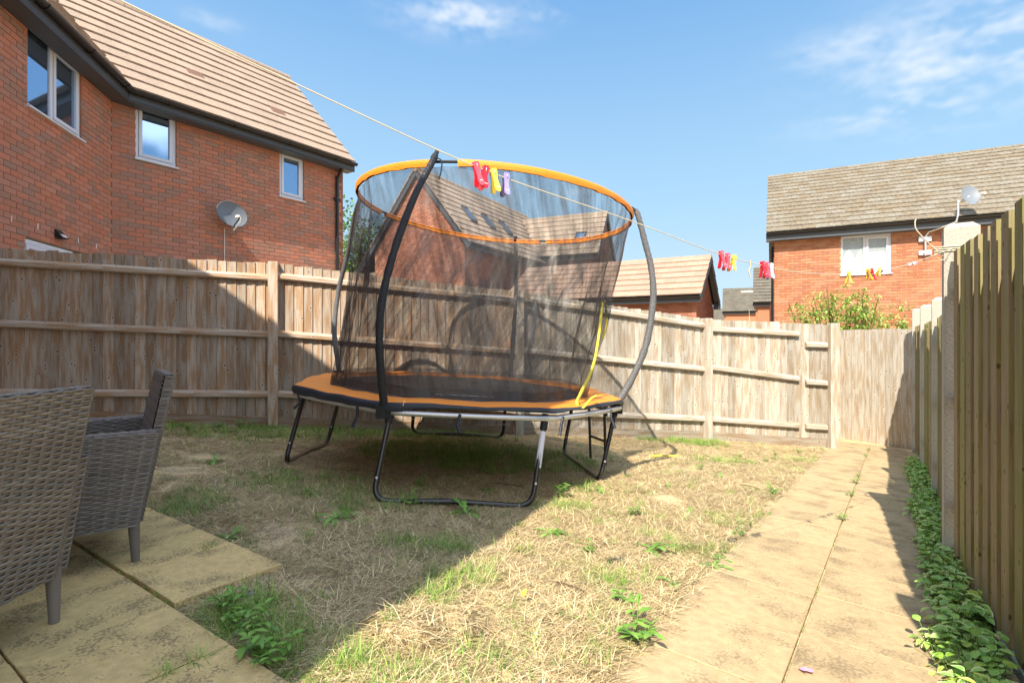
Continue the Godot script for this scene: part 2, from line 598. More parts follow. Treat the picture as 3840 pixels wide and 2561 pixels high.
func gh(x: float, z: float) -> float:
	var h := plane_h(x, z)
	if absf(x) < 12 and z > -3 and z < 14:
		h += gnoise.get_noise_2d(x * 1.2, z * 1.2) * 0.016 + gnoise.get_noise_2d(x * 7.0, z * 7.0) * 0.006
		for b in [[-0.37, 1.87, 0.115, 0.055], [-0.21, 1.96, 0.085, 0.045]]:
			var d: float = Vector2(x - b[0], z - b[1]).length() / b[2]
			if d < 1.6:
				h += b[3] * (1.0 - smoothstep(0.45, 1.0, d)) - 0.045 * exp(-pow((d - 1.12) * 6.0, 2.0))
	var pd := patio_d(x, z)
	if pd < 0.3:
		h = lerpf(minf(h, -0.03), h, smoothstep(0.02, 0.3, pd))
	var qd := path_d(x, z)
	if qd < 0.12:
		h = lerpf(plane_h(x, z) - 0.012, h, smoothstep(0.0, 0.12, qd))
	return h

func span(lo: float, hi: float, step: float, outer: Array) -> Array:
	var a := []
	for k in range(outer.size() - 1, -1, -1):
		a.append(lo - outer[k])
	var x := lo
	while x <= hi:
		a.append(x)
		x += step
	for k in outer:
		a.append(hi + k)
	return a

func build_ground() -> void:
	var xs := span(-6.6, 7.4, 0.06, [0.5, 1.5, 3, 6, 12, 30, 80, 300])
	var zs := span(0.6, 9.6, 0.06, [0.5, 1.5, 3, 6, 12, 30, 80, 300])
	# finer where the lumps are
	for k in 36:
		xs.append(-0.5901 + k * 0.0151)
		zs.append(1.6701 + k * 0.0133)
	xs.sort()
	zs.sort()
	var rows := []
	for z in zs:
		var row := []
		for x in xs:
			row.append(G(x, gh(x, z), z))
		rows.append(row)
	var mb := MB.new()
	mb.sheet(rows, Color.WHITE)
	for i in mb.v.size():
		mb.u[i] = Vector2(mb.v[i].x, mb.v[i].z)
		if mb.n[i].y < 0:
			mb.n[i] = -mb.n[i]
	structure("ground", mb, M.ground)

func slab_at(mb: MB, c: Vector2, across: Vector2, along: Vector2, w: float, l: float, y0: float, y1: float, y2: float, col: Color, uo: Vector2) -> void:
	# y0 at centre, y1 slope along "across", y2 slope along "along"
	var x := Vector3(across.x, y1, -across.y).normalized()
	var z := Vector3(along.x, y2, -along.y).normalized()
	var up := z.cross(x).normalized()
	if up.y < 0:
		up = -up
		z = -z
	mb.slab(Transform3D(Basis(x, up, z), G(c.x, y0, c.y) - up * 0.02), Vector3(w, 0.04, l), 0.002, col, uo)

func build_path_and_patio() -> void:
	rng.seed = 401
	var root := Node3D.new()
	root.name = "path"
	add_child(root)
	root.set_meta("kind", "structure")
	for k in range(-5, 19):
		for s in 2:
			var c := PA + P_SIDE * (0.226 + 0.458 * s) + P_DIR * (0.454 * k + 0.1 + (0.06 if s else 0.0))
			var mb := MB.new()
			var dx := rr(-0.0015, 0.0015)
			slab_at(mb, c, P_SIDE, P_DIR, 0.45, 0.447, plane_h(c.x, c.y) + 0.004 + dx, -0.065 * P_SIDE.x - 0.03 * P_SIDE.y + rr(-0.004, 0.004), -0.065 * P_DIR.x - 0.03 * P_DIR.y + rr(-0.004, 0.004), Color.WHITE * rr(0.9, 1.0), Vector2(rr(0, 3), rr(0, 3)))
			part(root, "slab", mb, M.slab_path)
	root = Node3D.new()
	root.name = "patio"
	add_child(root)
	root.set_meta("kind", "structure")
	for j in range(-4, 1):
		for i in range(-4, 9):
			if j == 0 and i < 0:
				continue
			var c := PJ + T_DIR * (0.45 * (i + 0.5) + 0.002) + T_OUT * (0.452 * (j + 0.5) + (0.008 if j == 0 else 0.0))
			var mb := MB.new()
			slab_at(mb, c, T_DIR, T_OUT, 0.4455, 0.445 if j < 0 else 0.438, rr(-0.003, 0.004), rr(-0.006, 0.006), rr(-0.006, 0.006), Color.WHITE * rr(0.86, 1.0), Vector2(rr(0, 3), rr(0, 3)))
			part(root, "slab", mb, M.slab_patio)

# ---------------------------------------------------------------- fences
func board(root: Node3D, called: String, base: Vector3, w: float, h: float, th: float, f: Vector3, twist: float, m: Material, col: Color, lean := 0.0) -> void:
	var y := (Vector3.UP + f * lean).normalized()
	var x := f.rotated(Vector3.UP, twist)
	x = (x - y * x.dot(y)).normalized()
	var z := x.cross(y)
	var mb := MB.new()
	mb.box(Transform3D(Basis(x, y, z), base + y * h * 0.5), Vector3(w, h, th), col, Vector2(rr(0, 5), rr(0, 5)))
	part(root, called, mb, m)

func rail(root: Node3D, a: Vector3, b: Vector3, nrm: Vector3, m: Material, col: Color) -> void:
	# arris rail: flat back, bevelled front
	var mb := MB.new()
	var uo := Vector2(rr(0, 5), rr(0, 5))
	var d := b - a
	var up := Vector3.UP
	var sec := [[0.0, -0.042], [0.0, 0.042], [0.022, 0.040], [0.052, 0.012], [0.052, -0.026], [0.034, -0.042]]
	var len := d.length()
	for k in sec.size():
		var s: Array = sec[k]
		var t: Array = sec[(k + 1) % sec.size()]
		var p0: Vector3 = a + nrm * s[0] + up * s[1]
		var p1: Vector3 = a + nrm * t[0] + up * t[1]
		var mid: Vector3 = nrm * ((s[0] + t[0]) * 0.5 - 0.024) + up * (s[1] + t[1]) * 0.5
		mb.quad(p0, p1, p1 + d, p0 + d, mid, col, uo + Vector2(0.05 * k, 0), Vector2(0.05, len))
	for e in [a, b]:
		for k in range(1, sec.size() - 1):
			mb.tri(e + nrm * sec[0][0] + up * sec[0][1], e + nrm * sec[k][0] + up * sec[k][1], e + nrm * sec[k + 1][0] + up * sec[k + 1][1], (d if e == b else -d), col)
	part(root, "rail", mb, m)

func fence_bay(label: String, a: Vector2, b: Vector2, top_a: float, top_b: float, rails: Array, m: StandardMaterial3D, tints: Array, post_at_b: bool, gravel := true, ground_a := 99.0, ground_b := 99.0, group := "bays of the wooden back fence") -> Node3D:
	var ga := plane_h(a.x, a.y) - 0.03 if ground_a > 50 else ground_a
	var gb := plane_h(b.x, b.y) - 0.03 if ground_b > 50 else ground_b
	var pa := G(a.x, ga, a.y)
	var pb := G(b.x, gb, b.y)
	var root := thing("wooden_fence", (pa + pb) * 0.5, label, "fence", group)
	var d := pb - pa
	var f := Vector3(d.x, 0, d.z).normalized()
	var len := Vector2(d.x, d.z).length()
	var nrm := f.cross(Vector3.UP)
	var cnt := int(round(len / 0.104))
	var ia := 0.001 if a.is_equal_approx(Vector2(4.16, 7.705)) else 0.05
	var ib := 0.001 if b.is_equal_approx(Vector2(4.16, 7.705)) else 0.05
	for k in cnt:
		var t := (k + 0.5) / cnt
		var y0 := lerpf(ga, gb, t) + (0.15 if gravel else 0.03)
		var y1 := lerpf(top_a, top_b, t) + rr(-0.008, 0.008)
		var p := pa.lerp(pb, t)
		p.y = y0
		var tint: Color = (tints[0] as Color).lerp(tints[1], t) * rr(0.62, 1.0)
		tint.a = 1.0
		board(root, "board", p, len / cnt + 0.012, y1 - y0, 0.014, f, deg_to_rad(-7.0 + rr(-1.5, 1.5)), m, tint, rr(-0.002, 0.002))
	for r in rails:
		var ra := Vector3(pa.x, r[0], pa.z) + f * 0.05 + nrm * 0.012
		var rb := Vector3(pb.x, r[1], pb.z) - f * 0.05 + nrm * 0.012
		rail(root, ra, rb, nrm, m, Color.WHITE * rr(0.85, 1.0))
	if gravel:
		var mb := MB.new()
		beam(mb, pa + Vector3.UP * 0.075 + f * ia + nrm * 0.008, pb + Vector3.UP * 0.075 - f * ib + nrm * 0.008, 0.026, 0.15, Color(0.66, 0.62, 0.58), Vector3.UP, Vector2(rr(0, 4), rr(0, 4)))
		part(root, "gravel_board", mb, m)
	if post_at_b:
		fence_post(root, b, gb - 0.05, top_b + 0.012, f, nrm * 0.048, 0.105, m, tints[1])
	return root

func fence_post(root: Node3D, at: Vector2, y0: float, y1: float, f: Vector3, off: Vector3, w: float, m: Material, col: Color) -> void:
	var mb := MB.new()
	var z := f.cross(Vector3.UP)
	mb.slab(Transform3D(Basis(f, Vector3.UP, z), G(at.x, (y0 + y1) * 0.5, at.y) + off), Vector3(w, y1 - y0, 0.10), 0.006, col, Vector2(rr(0, 4), rr(0, 4)))
	part(root, "post", mb, m)

func build_fences() -> void:
	rng.seed = 501
	var fa := Vector2(-5.7, 5.58)
	var fb := Vector2(-2.80, 6.30)
	var fc := Vector2(0.08, 6.95)
	var fd := Vector2(2.78, 7.69)
	var fm := Vector2(4.16, 7.705)
	var fe := Vector2(4.57, 7.71)
	var w := Color(1, 1, 1)
	fence_bay("brown wooden fence bay standing close in front of the brick house corner", Vector2(-8.6, 4.86), fa, 2.05, 1.99, [[1.87, 1.84], [1.2, 1.18], [0.5, 0.47]], M.wood_brown, [w, w], true)
	fence_bay("brown wooden fence bay mostly in shade below the first house's windows", fa, fb, 1.99, 1.916, [[1.845, 1.745], [1.20, 1.08], [0.47, 0.385]], M.wood_brown, [w, w], true)
	fence_bay("wooden fence bay directly behind the trampoline net's left half", fb, fc, 1.916, 1.644, [[1.765, 1.535], [1.09, 0.87], [0.385, 0.10]], M.wood_brown, [w, w], false)
	var bay := fence_bay("pale grey wooden fence bay with the trampoline ring's shadow across it", fc, fd, 1.644, 1.318, [[1.555, 1.225], [0.885, 0.605], [0.10, -0.105]], M.wood_grey, [w, w], true)
	fence_post(bay, fc, plane_h(fc.x, fc.y) - 0.08, 1.66, Vector3(0.97, 0, -0.24), Vector3(0.24, 0, 0.97) * 0.048, 0.105, M.wood_grey, w)
	fence_bay("pale grey wooden fence bay whose top rail stops short of its end", fd, fm, 1.318, 1.265, [[1.18, 1.105], [0.63, 0.465], [-0.11, -0.205]], M.wood_grey, [w, w], false)
	var last := fence_bay("narrow pale fence piece with a lowered top rail beside the gate post", fm, fe, 1.265, 1.245, [[0.955, 0.945], [0.42, 0.40], [-0.215, -0.235]], M.wood_grey, [w, w], false)
	fence_post(last, fe + Vector2(0.03, 0), plane_h(fe.x, fe.y) - 0.08, 1.26, Vector3.RIGHT, Vector3(0, 0, 0.05), 0.125, M.wood_grey, w)
	# the gate stands a little further back
	var gl := Vector2(5.63, 9.2)
	var gr := Vector2(6.12, 8.1)
	var g0 := plane_h(gl.x, gl.y)
	var root := thing("garden_gate", G(5.9, g0, 8.7), "tall pale board gate at the far end of the slab path", "gate")
	var d := G(gr.x, 0, gr.y) - G(gl.x, 0, gl.y)
	var f := d.normalized()
	var cnt := 11
	for k in cnt:
		var t := (k + 0.5) / cnt
		var p := G(gl.x, 0, gl.y).lerp(G(gr.x, 0, gr.y), t)
		p.y = g0 - 0.035
		board(root, "board", p, d.length() / cnt - 0.004, 1.2 - g0 + 0.03 + rr(-0.006, 0.006), 0.02, f, rr(-0.01, 0.01), M.wood_grey, Color.WHITE * rr(0.82, 1.0))
	for y in [g0 + 0.25, g0 + 0.95, g0 + 1.6]:
		var mb := MB.new()
		var nb := f.cross(Vector3.UP) * -0.035
		beam(mb, G(gl.x, y, gl.y) + nb, G(gr.x, y, gr.y) + nb, 0.045, 0.09, Color.WHITE, Vector3.UP, Vector2(rr(0, 4), rr(0, 4)))
		part(root, "ledge", mb, M.wood_grey)
	# return between the corner post and the gate
	var ret := thing("wooden_fence", G(5.1, plane_h(5.1, 8.4), 8.4), "short fence return between the corner post and the gate", "fence", "bays of the wooden back fence")
	var ra := G(fe.x + 0.12, 0, fe.y + 0.04)
	var rb := G(gl.x - 0.02, 0, gl.y)
	var rf := (rb - ra).normalized()
	for k in 16:
		var p := ra.lerp(rb, (k + 0.5) / 16.0)
		p.y = plane_h(p.x, -p.z)
		board(ret, "board", p, 0.108, 1.24 - p.y + rr(-0.006, 0.006), 0.014, rf, 0.0, M.wood_grey, Color.WHITE * rr(0.8, 1.0))
	# right-hand boundary: concrete posts with board panels between them
	var ps := [Vector2(1.117, 0.768), Vector2(2.475, 2.985), Vector2(3.64, 4.55), Vector2(4.80, 6.20), Vector2(5.94, 7.85)]
	var tops := [1.75, 1.655, 1.375, 1.425, 1.48]
	var names := ["concrete fence post at the bed's near end beside the tall boards", "tall concrete fence post with the washing line tied round it", "concrete fence post with a dark ball lying at its foot", "concrete fence post between the two furthest mossy board panels", "last concrete fence post beside the gate"]
	for k in ps.size():
		var q: Vector2 = ps[k]
		var fdir: Vector2 = ((ps[mini(k + 1, 4)] as Vector2) - (ps[maxi(k - 1, 0)] as Vector2)).normalized()
		var f3 := Vector3(fdir.x, 0, -fdir.y)
		var n3 := -f3.cross(Vector3.UP)
		var y0 := plane_h(q.x, q.y) - 0.1
		var mb := MB.new()
		var y1: float = tops[k]
		var cen := G(q.x, (y0 + y1) * 0.5, q.y) - n3 * 0.022
		mb.slab(Transform3D(Basis(f3, Vector3.UP, f3.cross(Vector3.UP)), cen), Vector3(0.10, y1 - y0, 0.155), 0.028, Color(0.96, 0.96, 0.94))
		single("concrete_post", mb, M.concrete, G(q.x, y0, q.y), names[k], "fence post", "concrete posts of the boundary")
	var ptop := [1.487, 1.195, 1.20, 1.21]
	var pl := ["tall dark green-stained board panel with light slits between its boards", "mossy board panel next beyond the tall panel", "mossy board panel behind the dark ball", "mossy board panel ending at the gate"]
	for k in 4:
		var a: Vector2 = ps[k]
		var b: Vector2 = ps[k + 1]
		var fdir := (b - a).normalized()
		var f3 := Vector3(fdir.x, 0, -fdir.y)
		var n3 := -f3.cross(Vector3.UP)
		var mid := (a + b) * 0.5
		var r := thing("board_panel", G(mid.x, plane_h(mid.x, mid.y), mid.y), pl[k], "fence panel", "board panels of the boundary")
		var len := (b - a).length() - 0.10
		var cn := int(len / 0.165)
		# boards nailed turn about on both sides of the rails
		for j in cn * 2:
			var near := j % 2 == 0
			var t := 0.05 + (j * 0.5 + 0.4) * len / cn
			if t + 0.05 > len + 0.05:
				continue
			var p2 := a + fdir * t
			var y0 := plane_h(p2.x, p2.y) + 0.05
			var p := G(p2.x, y0, p2.y) + n3 * ((0.012 if near else -0.055) + rr(-0.004, 0.004))
			var col: Color = [Color(1, 1, 1), Color(0.9, 1.0, 0.75), Color(0.95, 0.92, 0.9), Color(0.75, 0.85, 0.6)][rng.randi() % 4] * rr(0.65, 1.0)
			col.a = 1.0
			board(r, "board", p, 0.098 + rr(-0.008, 0.004), ptop[k] - y0 + rr(-0.006, 0.006), 0.018, f3, rr(-0.02, 0.02), M.wood_green, col, rr(-0.008, 0.008))
		for y in [0.12, 0.72, 1.32]:
			var mb := MB.new()
			var g0b := plane_h(mid.x, mid.y)
			var yy: float = g0b + 0.15 + y * (ptop[k] - g0b - 0.2) / 1.5
			beam(mb, G(a.x, yy, a.y) - n3 * 0.022 + f3 * 0.06, G(b.x, yy, b.y) - n3 * 0.022 - f3 * 0.06, 0.045, 0.06, Color.WHITE, Vector3.UP, Vector2(rr(0, 4), rr(0, 4)))
			part(r, "rail", mb, M.wood_green)
		var mb2 := MB.new()
		var ya := plane_h(a.x, a.y)
		var yb := plane_h(b.x, b.y)
		beam(mb2, G(a.x, ya, a.y) + f3 * 0.05 - n3 * 0.0, G(b.x, yb, b.y) - f3 * 0.05 - n3 * 0.0, 0.05, 0.09, Color(0.7, 0.7, 0.68))
		part(r, "gravel_board", mb2, M.concrete)

# ---------------------------------------------------------------- houses
func in_view(p: Vector3, ymin: float) -> float:
	# how large a piece shows: 0 outside the frame
	var d := -p.z
	if d < 0.5 or p.y < ymin:
		return 0.0
	var x := p.x / d
	var y := (p.y - 1.0) / d
	if absf(x) > 0.97 or absf(y) > 0.65:
		return 0.0
	return 1.0 / d

# bricks as pieces: the nparts that show largest are nodes, the rest is one part
func brick_wall(root: Node3D, o: Vector3, u: Vector3, len: float, hgt: float, openings: Array, palette: Array, mb_mat: Material, mortar: Material, nparts: int, ymin: float, gable = null, shift := 0.0, ends := true) -> MeshInstance3D:
	var nrm := u.cross(Vector3.UP)
	var pitch := 0.225
	var ch := 0.075
	var bricks := []
	var back := MB.new()
	var courses := int(ceil(hgt / ch))
	for k in courses:
		var y0 := k * ch
		var lo := 0.0
		var hi := len
		if gable != null:
			var g: Array = gable.call(y0 + ch)
			lo = g[0]
			hi = g[1]
			if hi - lo < 0.1:
				continue
		var cuts := [[lo, hi]]
		for op in openings:
			if y0 + ch * 0.6 > op[2] and y0 + ch * 0.4 < op[3]:
				var nx := []
				for c in cuts:
					if op[0] > c[0]:
						nx.append([c[0], minf(c[1], op[0])])
					if op[1] < c[1]:
						nx.append([maxf(c[0], op[1]), c[1]])
				cuts = nx
		for c in cuts:
			if c[1] - c[0] < 0.02:
				continue
			back.box(Transform3D(Basis(u, Vector3.UP, nrm), o + u * (c[0] + c[1]) * 0.5 + Vector3.UP * (y0 + ch * 0.5) - nrm * 0.066), Vector3(c[1] - c[0] - 0.006, ch, 0.11), Color.WHITE)
			var s: float = floor(c[0] / pitch - 1.0) * pitch + (0.1125 if k % 2 == 1 else 0.0) + shift
			while s < c[1]:
				var a: float = maxf(s + 0.005, c[0])
				var b: float = minf(s + pitch - 0.005, c[1])
				if b - a > 0.025:
					bricks.append([a, b, y0 + 0.005])
				s += pitch
	var wallp := part(root, "wall", back, mortar)
	var unit := []
	for col in palette:
		var mb := MB.new()
		mb.box(Transform3D.IDENTITY, Vector3.ONE, col)
		var me := mb.mesh()
		me.surface_set_material(0, mb_mat)
		unit.append(me)
	var scored := []
	for b in bricks:
		var p: Vector3 = o + u * (b[0] + b[1]) * 0.5 + Vector3.UP * (b[2] + 0.0325)
		scored.append([in_view(p, ymin) * (b[1] - b[0]), scored.size()])
	scored.sort_custom(func(x, y): return x[0] > y[0])
	var rest := MB.new()
	for r in scored.size():
		var b: Array = bricks[scored[r][1]]
		var w: float = b[1] - b[0]
		var t := rng.randi() % palette.size()
		var c: Vector3 = o + u * (b[0] + b[1]) * 0.5 + Vector3.UP * (b[2] + 0.0325) - nrm * (0.05 + rr(-0.0012, 0.0012))
		if r < nparts and scored[r][0] > 0.0:
			place(wallp, "brick", unit[t], Transform3D(Basis(u * w, Vector3.UP * 0.065, nrm * 0.10), c))
		else:
			rest.box(Transform3D(Basis(u, Vector3.UP, nrm), c), Vector3(w, 0.065, 0.10), vary(palette[t], 0.08))
	if rest.v.size():
		var p := part(wallp, "brickwork", rest, mb_mat)
		p.set_meta("kind", "stuff")
	return wallp

# tiles in courses from the eave upwards
func roof_slope(root: Node3D, called: String, o: Vector3, u: Vector3, up: Vector3, len: float, slope: float, gauge: float, tw: float, th: float, palette: Array, m: Material, nparts: int) -> MeshInstance3D:
	var nrm := u.cross(up).normalized()
	if nrm.y < 0:
		nrm = -nrm
	var deck := MB.new()
	deck.box(Transform3D(Basis(u, up, nrm), o + u * len * 0.5 + up * slope * 0.5 - nrm * 0.035), Vector3(len - 0.02, slope, 0.03), lin(0.02, 0.02, 0.02))
	var roofp := part(root, called, deck, M.plain)
	var rows := int(ceil(slope / gauge))
	var tl := gauge + 0.07
	var list := []
	for r in rows:
		var s := -tw * 0.5 if r % 2 == 1 else 0.0
		var ty := r * gauge
		while s < len - 0.02:
			var a := maxf(s, 0.0)
			var b := minf(s + tw - 0.003, len)
			if b - a > 0.04:
				list.append([a, b, ty, minf(tl, slope - ty + 0.02)])
			s += tw
	var unit := []
	for col in palette:
		var mb := MB.new()
		mb.box(Transform3D.IDENTITY, Vector3.ONE, col)
		var me := mb.mesh()
		me.surface_set_material(0, m)
		unit.append(me)
	var scored := []
	for q in list:
		var p: Vector3 = o + u * (q[0] + q[1]) * 0.5 + up * q[2]
		scored.append([in_view(p, -9.0) * (q[1] - q[0]), scored.size()])
	scored.sort_custom(func(x, y): return x[0] > y[0])
	var rest := MB.new()
	for r in scored.size():
		var q: Array = list[scored[r][1]]
		var dirv: Vector3 = (up * tl - nrm * (th + 0.006)).normalized()
		var nn := u.cross(dirv).normalized()
		if nn.dot(nrm) < 0:
			nn = -nn
		var c: Vector3 = o + u * (q[0] + q[1]) * 0.5 + up * (q[2] + q[3] * 0.5) + nrm * (th * 1.0 + rr(-0.002, 0.003))
		var t := rng.randi() % palette.size()
		var w: float = q[1] - q[0]
		if r < nparts and scored[r][0] > 0.0:
			place(roofp, "tile", unit[t], Transform3D(Basis(u * w, dirv * q[3], nn * th), c))
		else:
			rest.box(Transform3D(Basis(u, dirv, nn), c), Vector3(w, q[3], th), vary(palette[t], 0.06))
	if rest.v.size():
		var p := part(roofp, "tiling", rest, m)
		p.set_meta("kind", "stuff")
	return roofp

func ridge_tiles(root: Node3D, a: Vector3, b: Vector3, palette: Array, m: Material) -> void:
	var n := int(round((b - a).length() / 0.45))
	var unit := []
	var d := (b - a) / n
	for col in palette:
		var mb := MB.new()
		mb.tube([Vector3.ZERO, d * 0.985], 0.11, 10, col)
		var me := mb.mesh()
		me.surface_set_material(0, m)
		unit.append(me)
	for k in n:
		place(root, "ridge_tile", unit[rng.randi() % unit.size()], Transform3D(Basis.IDENTITY, a + d * k - Vector3.UP * 0.05))

# gutter with fascia along an eave
func gutter(root: Node3D, a: Vector3, b: Vector3, nrm: Vector3, fas: Material, fh := 0.17, lit := false) -> void:
	var mb := MB.new()
	beam(mb, a - Vector3.UP * (fh * 0.5 + 0.02) - nrm * 0.02, b - Vector3.UP * (fh * 0.5 + 0.02) - nrm * 0.02, 0.03, fh, Color.WHITE)
	part(root, "fascia", mb, fas)
	mb = MB.new()
	var pts := []
	var u := (b - a)
	var rows := [[], []]
	for k in 13:
		var f := PI + PI * k / 12.0
		var q := nrm * (0.06 + cos(f) * 0.056) + Vector3.UP * (sin(f) * 0.056 - 0.02)
		rows[0].append(a + q)
		rows[1].append(b + q)
	mb.sheet(rows, Color.WHITE)
	part(root, "gutter", mb, M.gutter)
	var nb := int(u.length() / 0.9)
	for k in nb:
		mb = MB.new()
		var arc := []
		for j in 9:
			var f := PI + PI * j / 8.0
			arc.append(a + u * ((k + 0.5) / nb) + nrm * (0.06 + cos(f) * 0.062) + Vector3.UP * (sin(f) * 0.062 - 0.02))
		mb.tube(arc, 0.008, 6, Color.WHITE)
		part(root, "gutter_bracket", mb, M.gutter)

func bar(mb: MB, o: Vector3, u: Vector3, n: Vector3, s0: float, s1: float, y0: float, y1: float, d0: float, d1: float, col := Color.WHITE) -> void:
	mb.slab(Transform3D(Basis(u, n, -Vector3.UP) if u.cross(n).dot(-Vector3.UP) > 0 else Basis(u, n, Vector3.UP), o + u * (s0 + s1) * 0.5 + Vector3.UP * (y0 + y1) * 0.5 + n * (d0 + d1) * 0.5), Vector3(s1 - s0, d1 - d0, y1 - y0), 0.004, col)

# window in a wall: lights are the panes from left to right, as shares of the width
func window(root: Node3D, o: Vector3, u: Vector3, s0: float, s1: float, y0: float, y1: float, lights: Array, fr: Material, pane: Material, called := "window", curtain := false, sill := true, casements := true) -> void:
	var n := u.cross(Vector3.UP)
	var mb := MB.new()
	var w := 0.05
	bar(mb, o, u, n, s0, s0 + w, y0, y1, -0.085, -0.03)
	bar(mb, o, u, n, s1 - w, s1, y0, y1, -0.085, -0.03)
	bar(mb, o, u, n, s0 + w, s1 - w, y0, y0 + w, -0.085, -0.03)
	bar(mb, o, u, n, s0 + w, s1 - w, y1 - w, y1, -0.085, -0.03)
	var x := s0
	var win := part(root, called, mb, fr)
	for k in lights.size():
		var wd: float = (s1 - s0) * lights[k][0]
		var a := x + (w if k == 0 else 0.03)
		var b := x + wd - (w if k == lights.size() - 1 else 0.03)
		if k > 0:
			mb = MB.new()
			bar(mb, o, u, n, x - 0.03, x + 0.03, y0 + w, y1 - w, -0.085, -0.032)
			part(win, "mullion", mb, fr)
		var cw := 0.008
		if lights[k][1]:
			cw = 0.055
			mb = MB.new()
			bar(mb, o, u, n, a + 0.004, a + cw, y0 + w + 0.004, y1 - w - 0.004, -0.08, -0.018)
			bar(mb, o, u, n, b - cw, b - 0.004, y0 + w + 0.004, y1 - w - 0.004, -0.08, -0.018)
			bar(mb, o, u, n, a + cw, b - cw, y0 + w + 0.004, y0 + w + cw, -0.08, -0.018)
			bar(mb, o, u, n, a + cw, b - cw, y1 - w - cw, y1 - w - 0.004, -0.08, -0.018)
			part(win, "casement", mb, fr)
		mb = MB.new()
		mb.box(Transform3D(Basis(u, Vector3.UP, n), o + u * (a + b) * 0.5 + Vector3.UP * (y0 + y1) * 0.5 - n * 0.055), Vector3(b - a - 0.01, y1 - y0 - 2 * w - 0.01, 0.012), Color.WHITE)
		part(win, "pane", mb, pane)
		if curtain:
			mb = MB.new()
			var rows := []
			for i in 2:
				var row := []
				for j in 60:
					var t := j / 59.0
					var top := y1 - 0.08 - (0.55 - 0.5 * absf(sin(t * 5.0 + k * 2.0)) * 0.6 if k == 0 else 0.35)
					row.append(o + u * lerpf(a, b, t) + Vector3.UP * (y0 + 0.06 if i == 0 else top) - n * (0.16 + 0.018 * sin(t * 46.0)))
				rows.append(row)
			mb.sheet(rows, Color.WHITE)
			part(win, "curtain", mb, M.curtain)
		x += wd
	if curtain:
		mb = MB.new()
		mb.box(Transform3D(Basis(u, Vector3.UP, n), o + u * (s0 + s1) * 0.5 + Vector3.UP * (y0 + y1) * 0.5 - n * 0.55), Vector3(s1 - s0 + 0.6, y1 - y0 + 0.6, 0.02), Color(0.42, 0.45, 0.5))
		part(win, "room_wall", mb, M.plain)
	if sill:
		mb = MB.new()
		bar(mb, o, u, n, s0 - 0.03, s1 + 0.03, y0 - 0.028, y0 - 0.002, -0.08, 0.045)
		part(win, "sill", mb, M.frame_white if fr == M.frame_white else fr)

func downpipe(root: Node3D, p: Vector3, y0: float, y1: float, n: Vector3) -> void:
	var mb := MB.new()
	var q := p + n * 0.05
	mb.tube([p + n * 0.22 + Vector3.UP * (y1 + 0.02 - p.y), p + n * 0.22 + Vector3.UP * (y1 - 0.1 - p.y), p + n * 0.13 + Vector3.UP * (y1 - 0.19 - p.y), q + Vector3.UP * (y1 - 0.28 - p.y), q + Vector3.UP * (y1 - 0.5 - p.y), q + Vector3.UP * (y0 - p.y)], 0.036, 10, Color.WHITE)
	var dp := part(root, "downpipe", mb, M.gutter)
	for y in [y1 - 0.75, y1 - 2.4, y1 - 4.0]:
		if y > y0:
			mb = MB.new()
			mb.box(Transform3D(Basis(n.cross(Vector3.UP), Vector3.UP, n), q + Vector3.UP * (y - p.y) - n * 0.01), Vector3(0.16, 0.03, 0.07), Color.WHITE)
			part(dp, "pipe_clip", mb, M.gutter)

func plain_quad(root: Node3D, called: String, a: Vector3, b: Vector3, y0: float, y1: float, col: Color, m: Material, thick := 0.2) -> MeshInstance3D:
	var mb := MB.new()
	var u := (b - a).normalized()
	mb.box(Transform3D(Basis(u, Vector3.UP, u.cross(Vector3.UP)), (a + b) * 0.5 + Vector3.UP * ((y0 + y1) * 0.5 - a.y)), Vector3((b - a).length(), y1 - y0, thick), col)
	return part(root, called, mb, m)

func gable_fill(root: Node3D, a: Vector3, b: Vector3, apex: Vector3, n: Vector3, col: Color, m: Material) -> void:
	var mb := MB.new()
	mb.tri(a, b, apex, n, col)
	mb.tri(a - n * 0.1, b - n * 0.1, apex - n * 0.1, -n, col)
	mb.quad(a, apex, apex - n * 0.1, a - n * 0.1, Vector3.UP, col)
	mb.quad(b, apex, apex - n * 0.1, b - n * 0.1, Vector3.UP, col)
	part(root, "gable", mb, m)

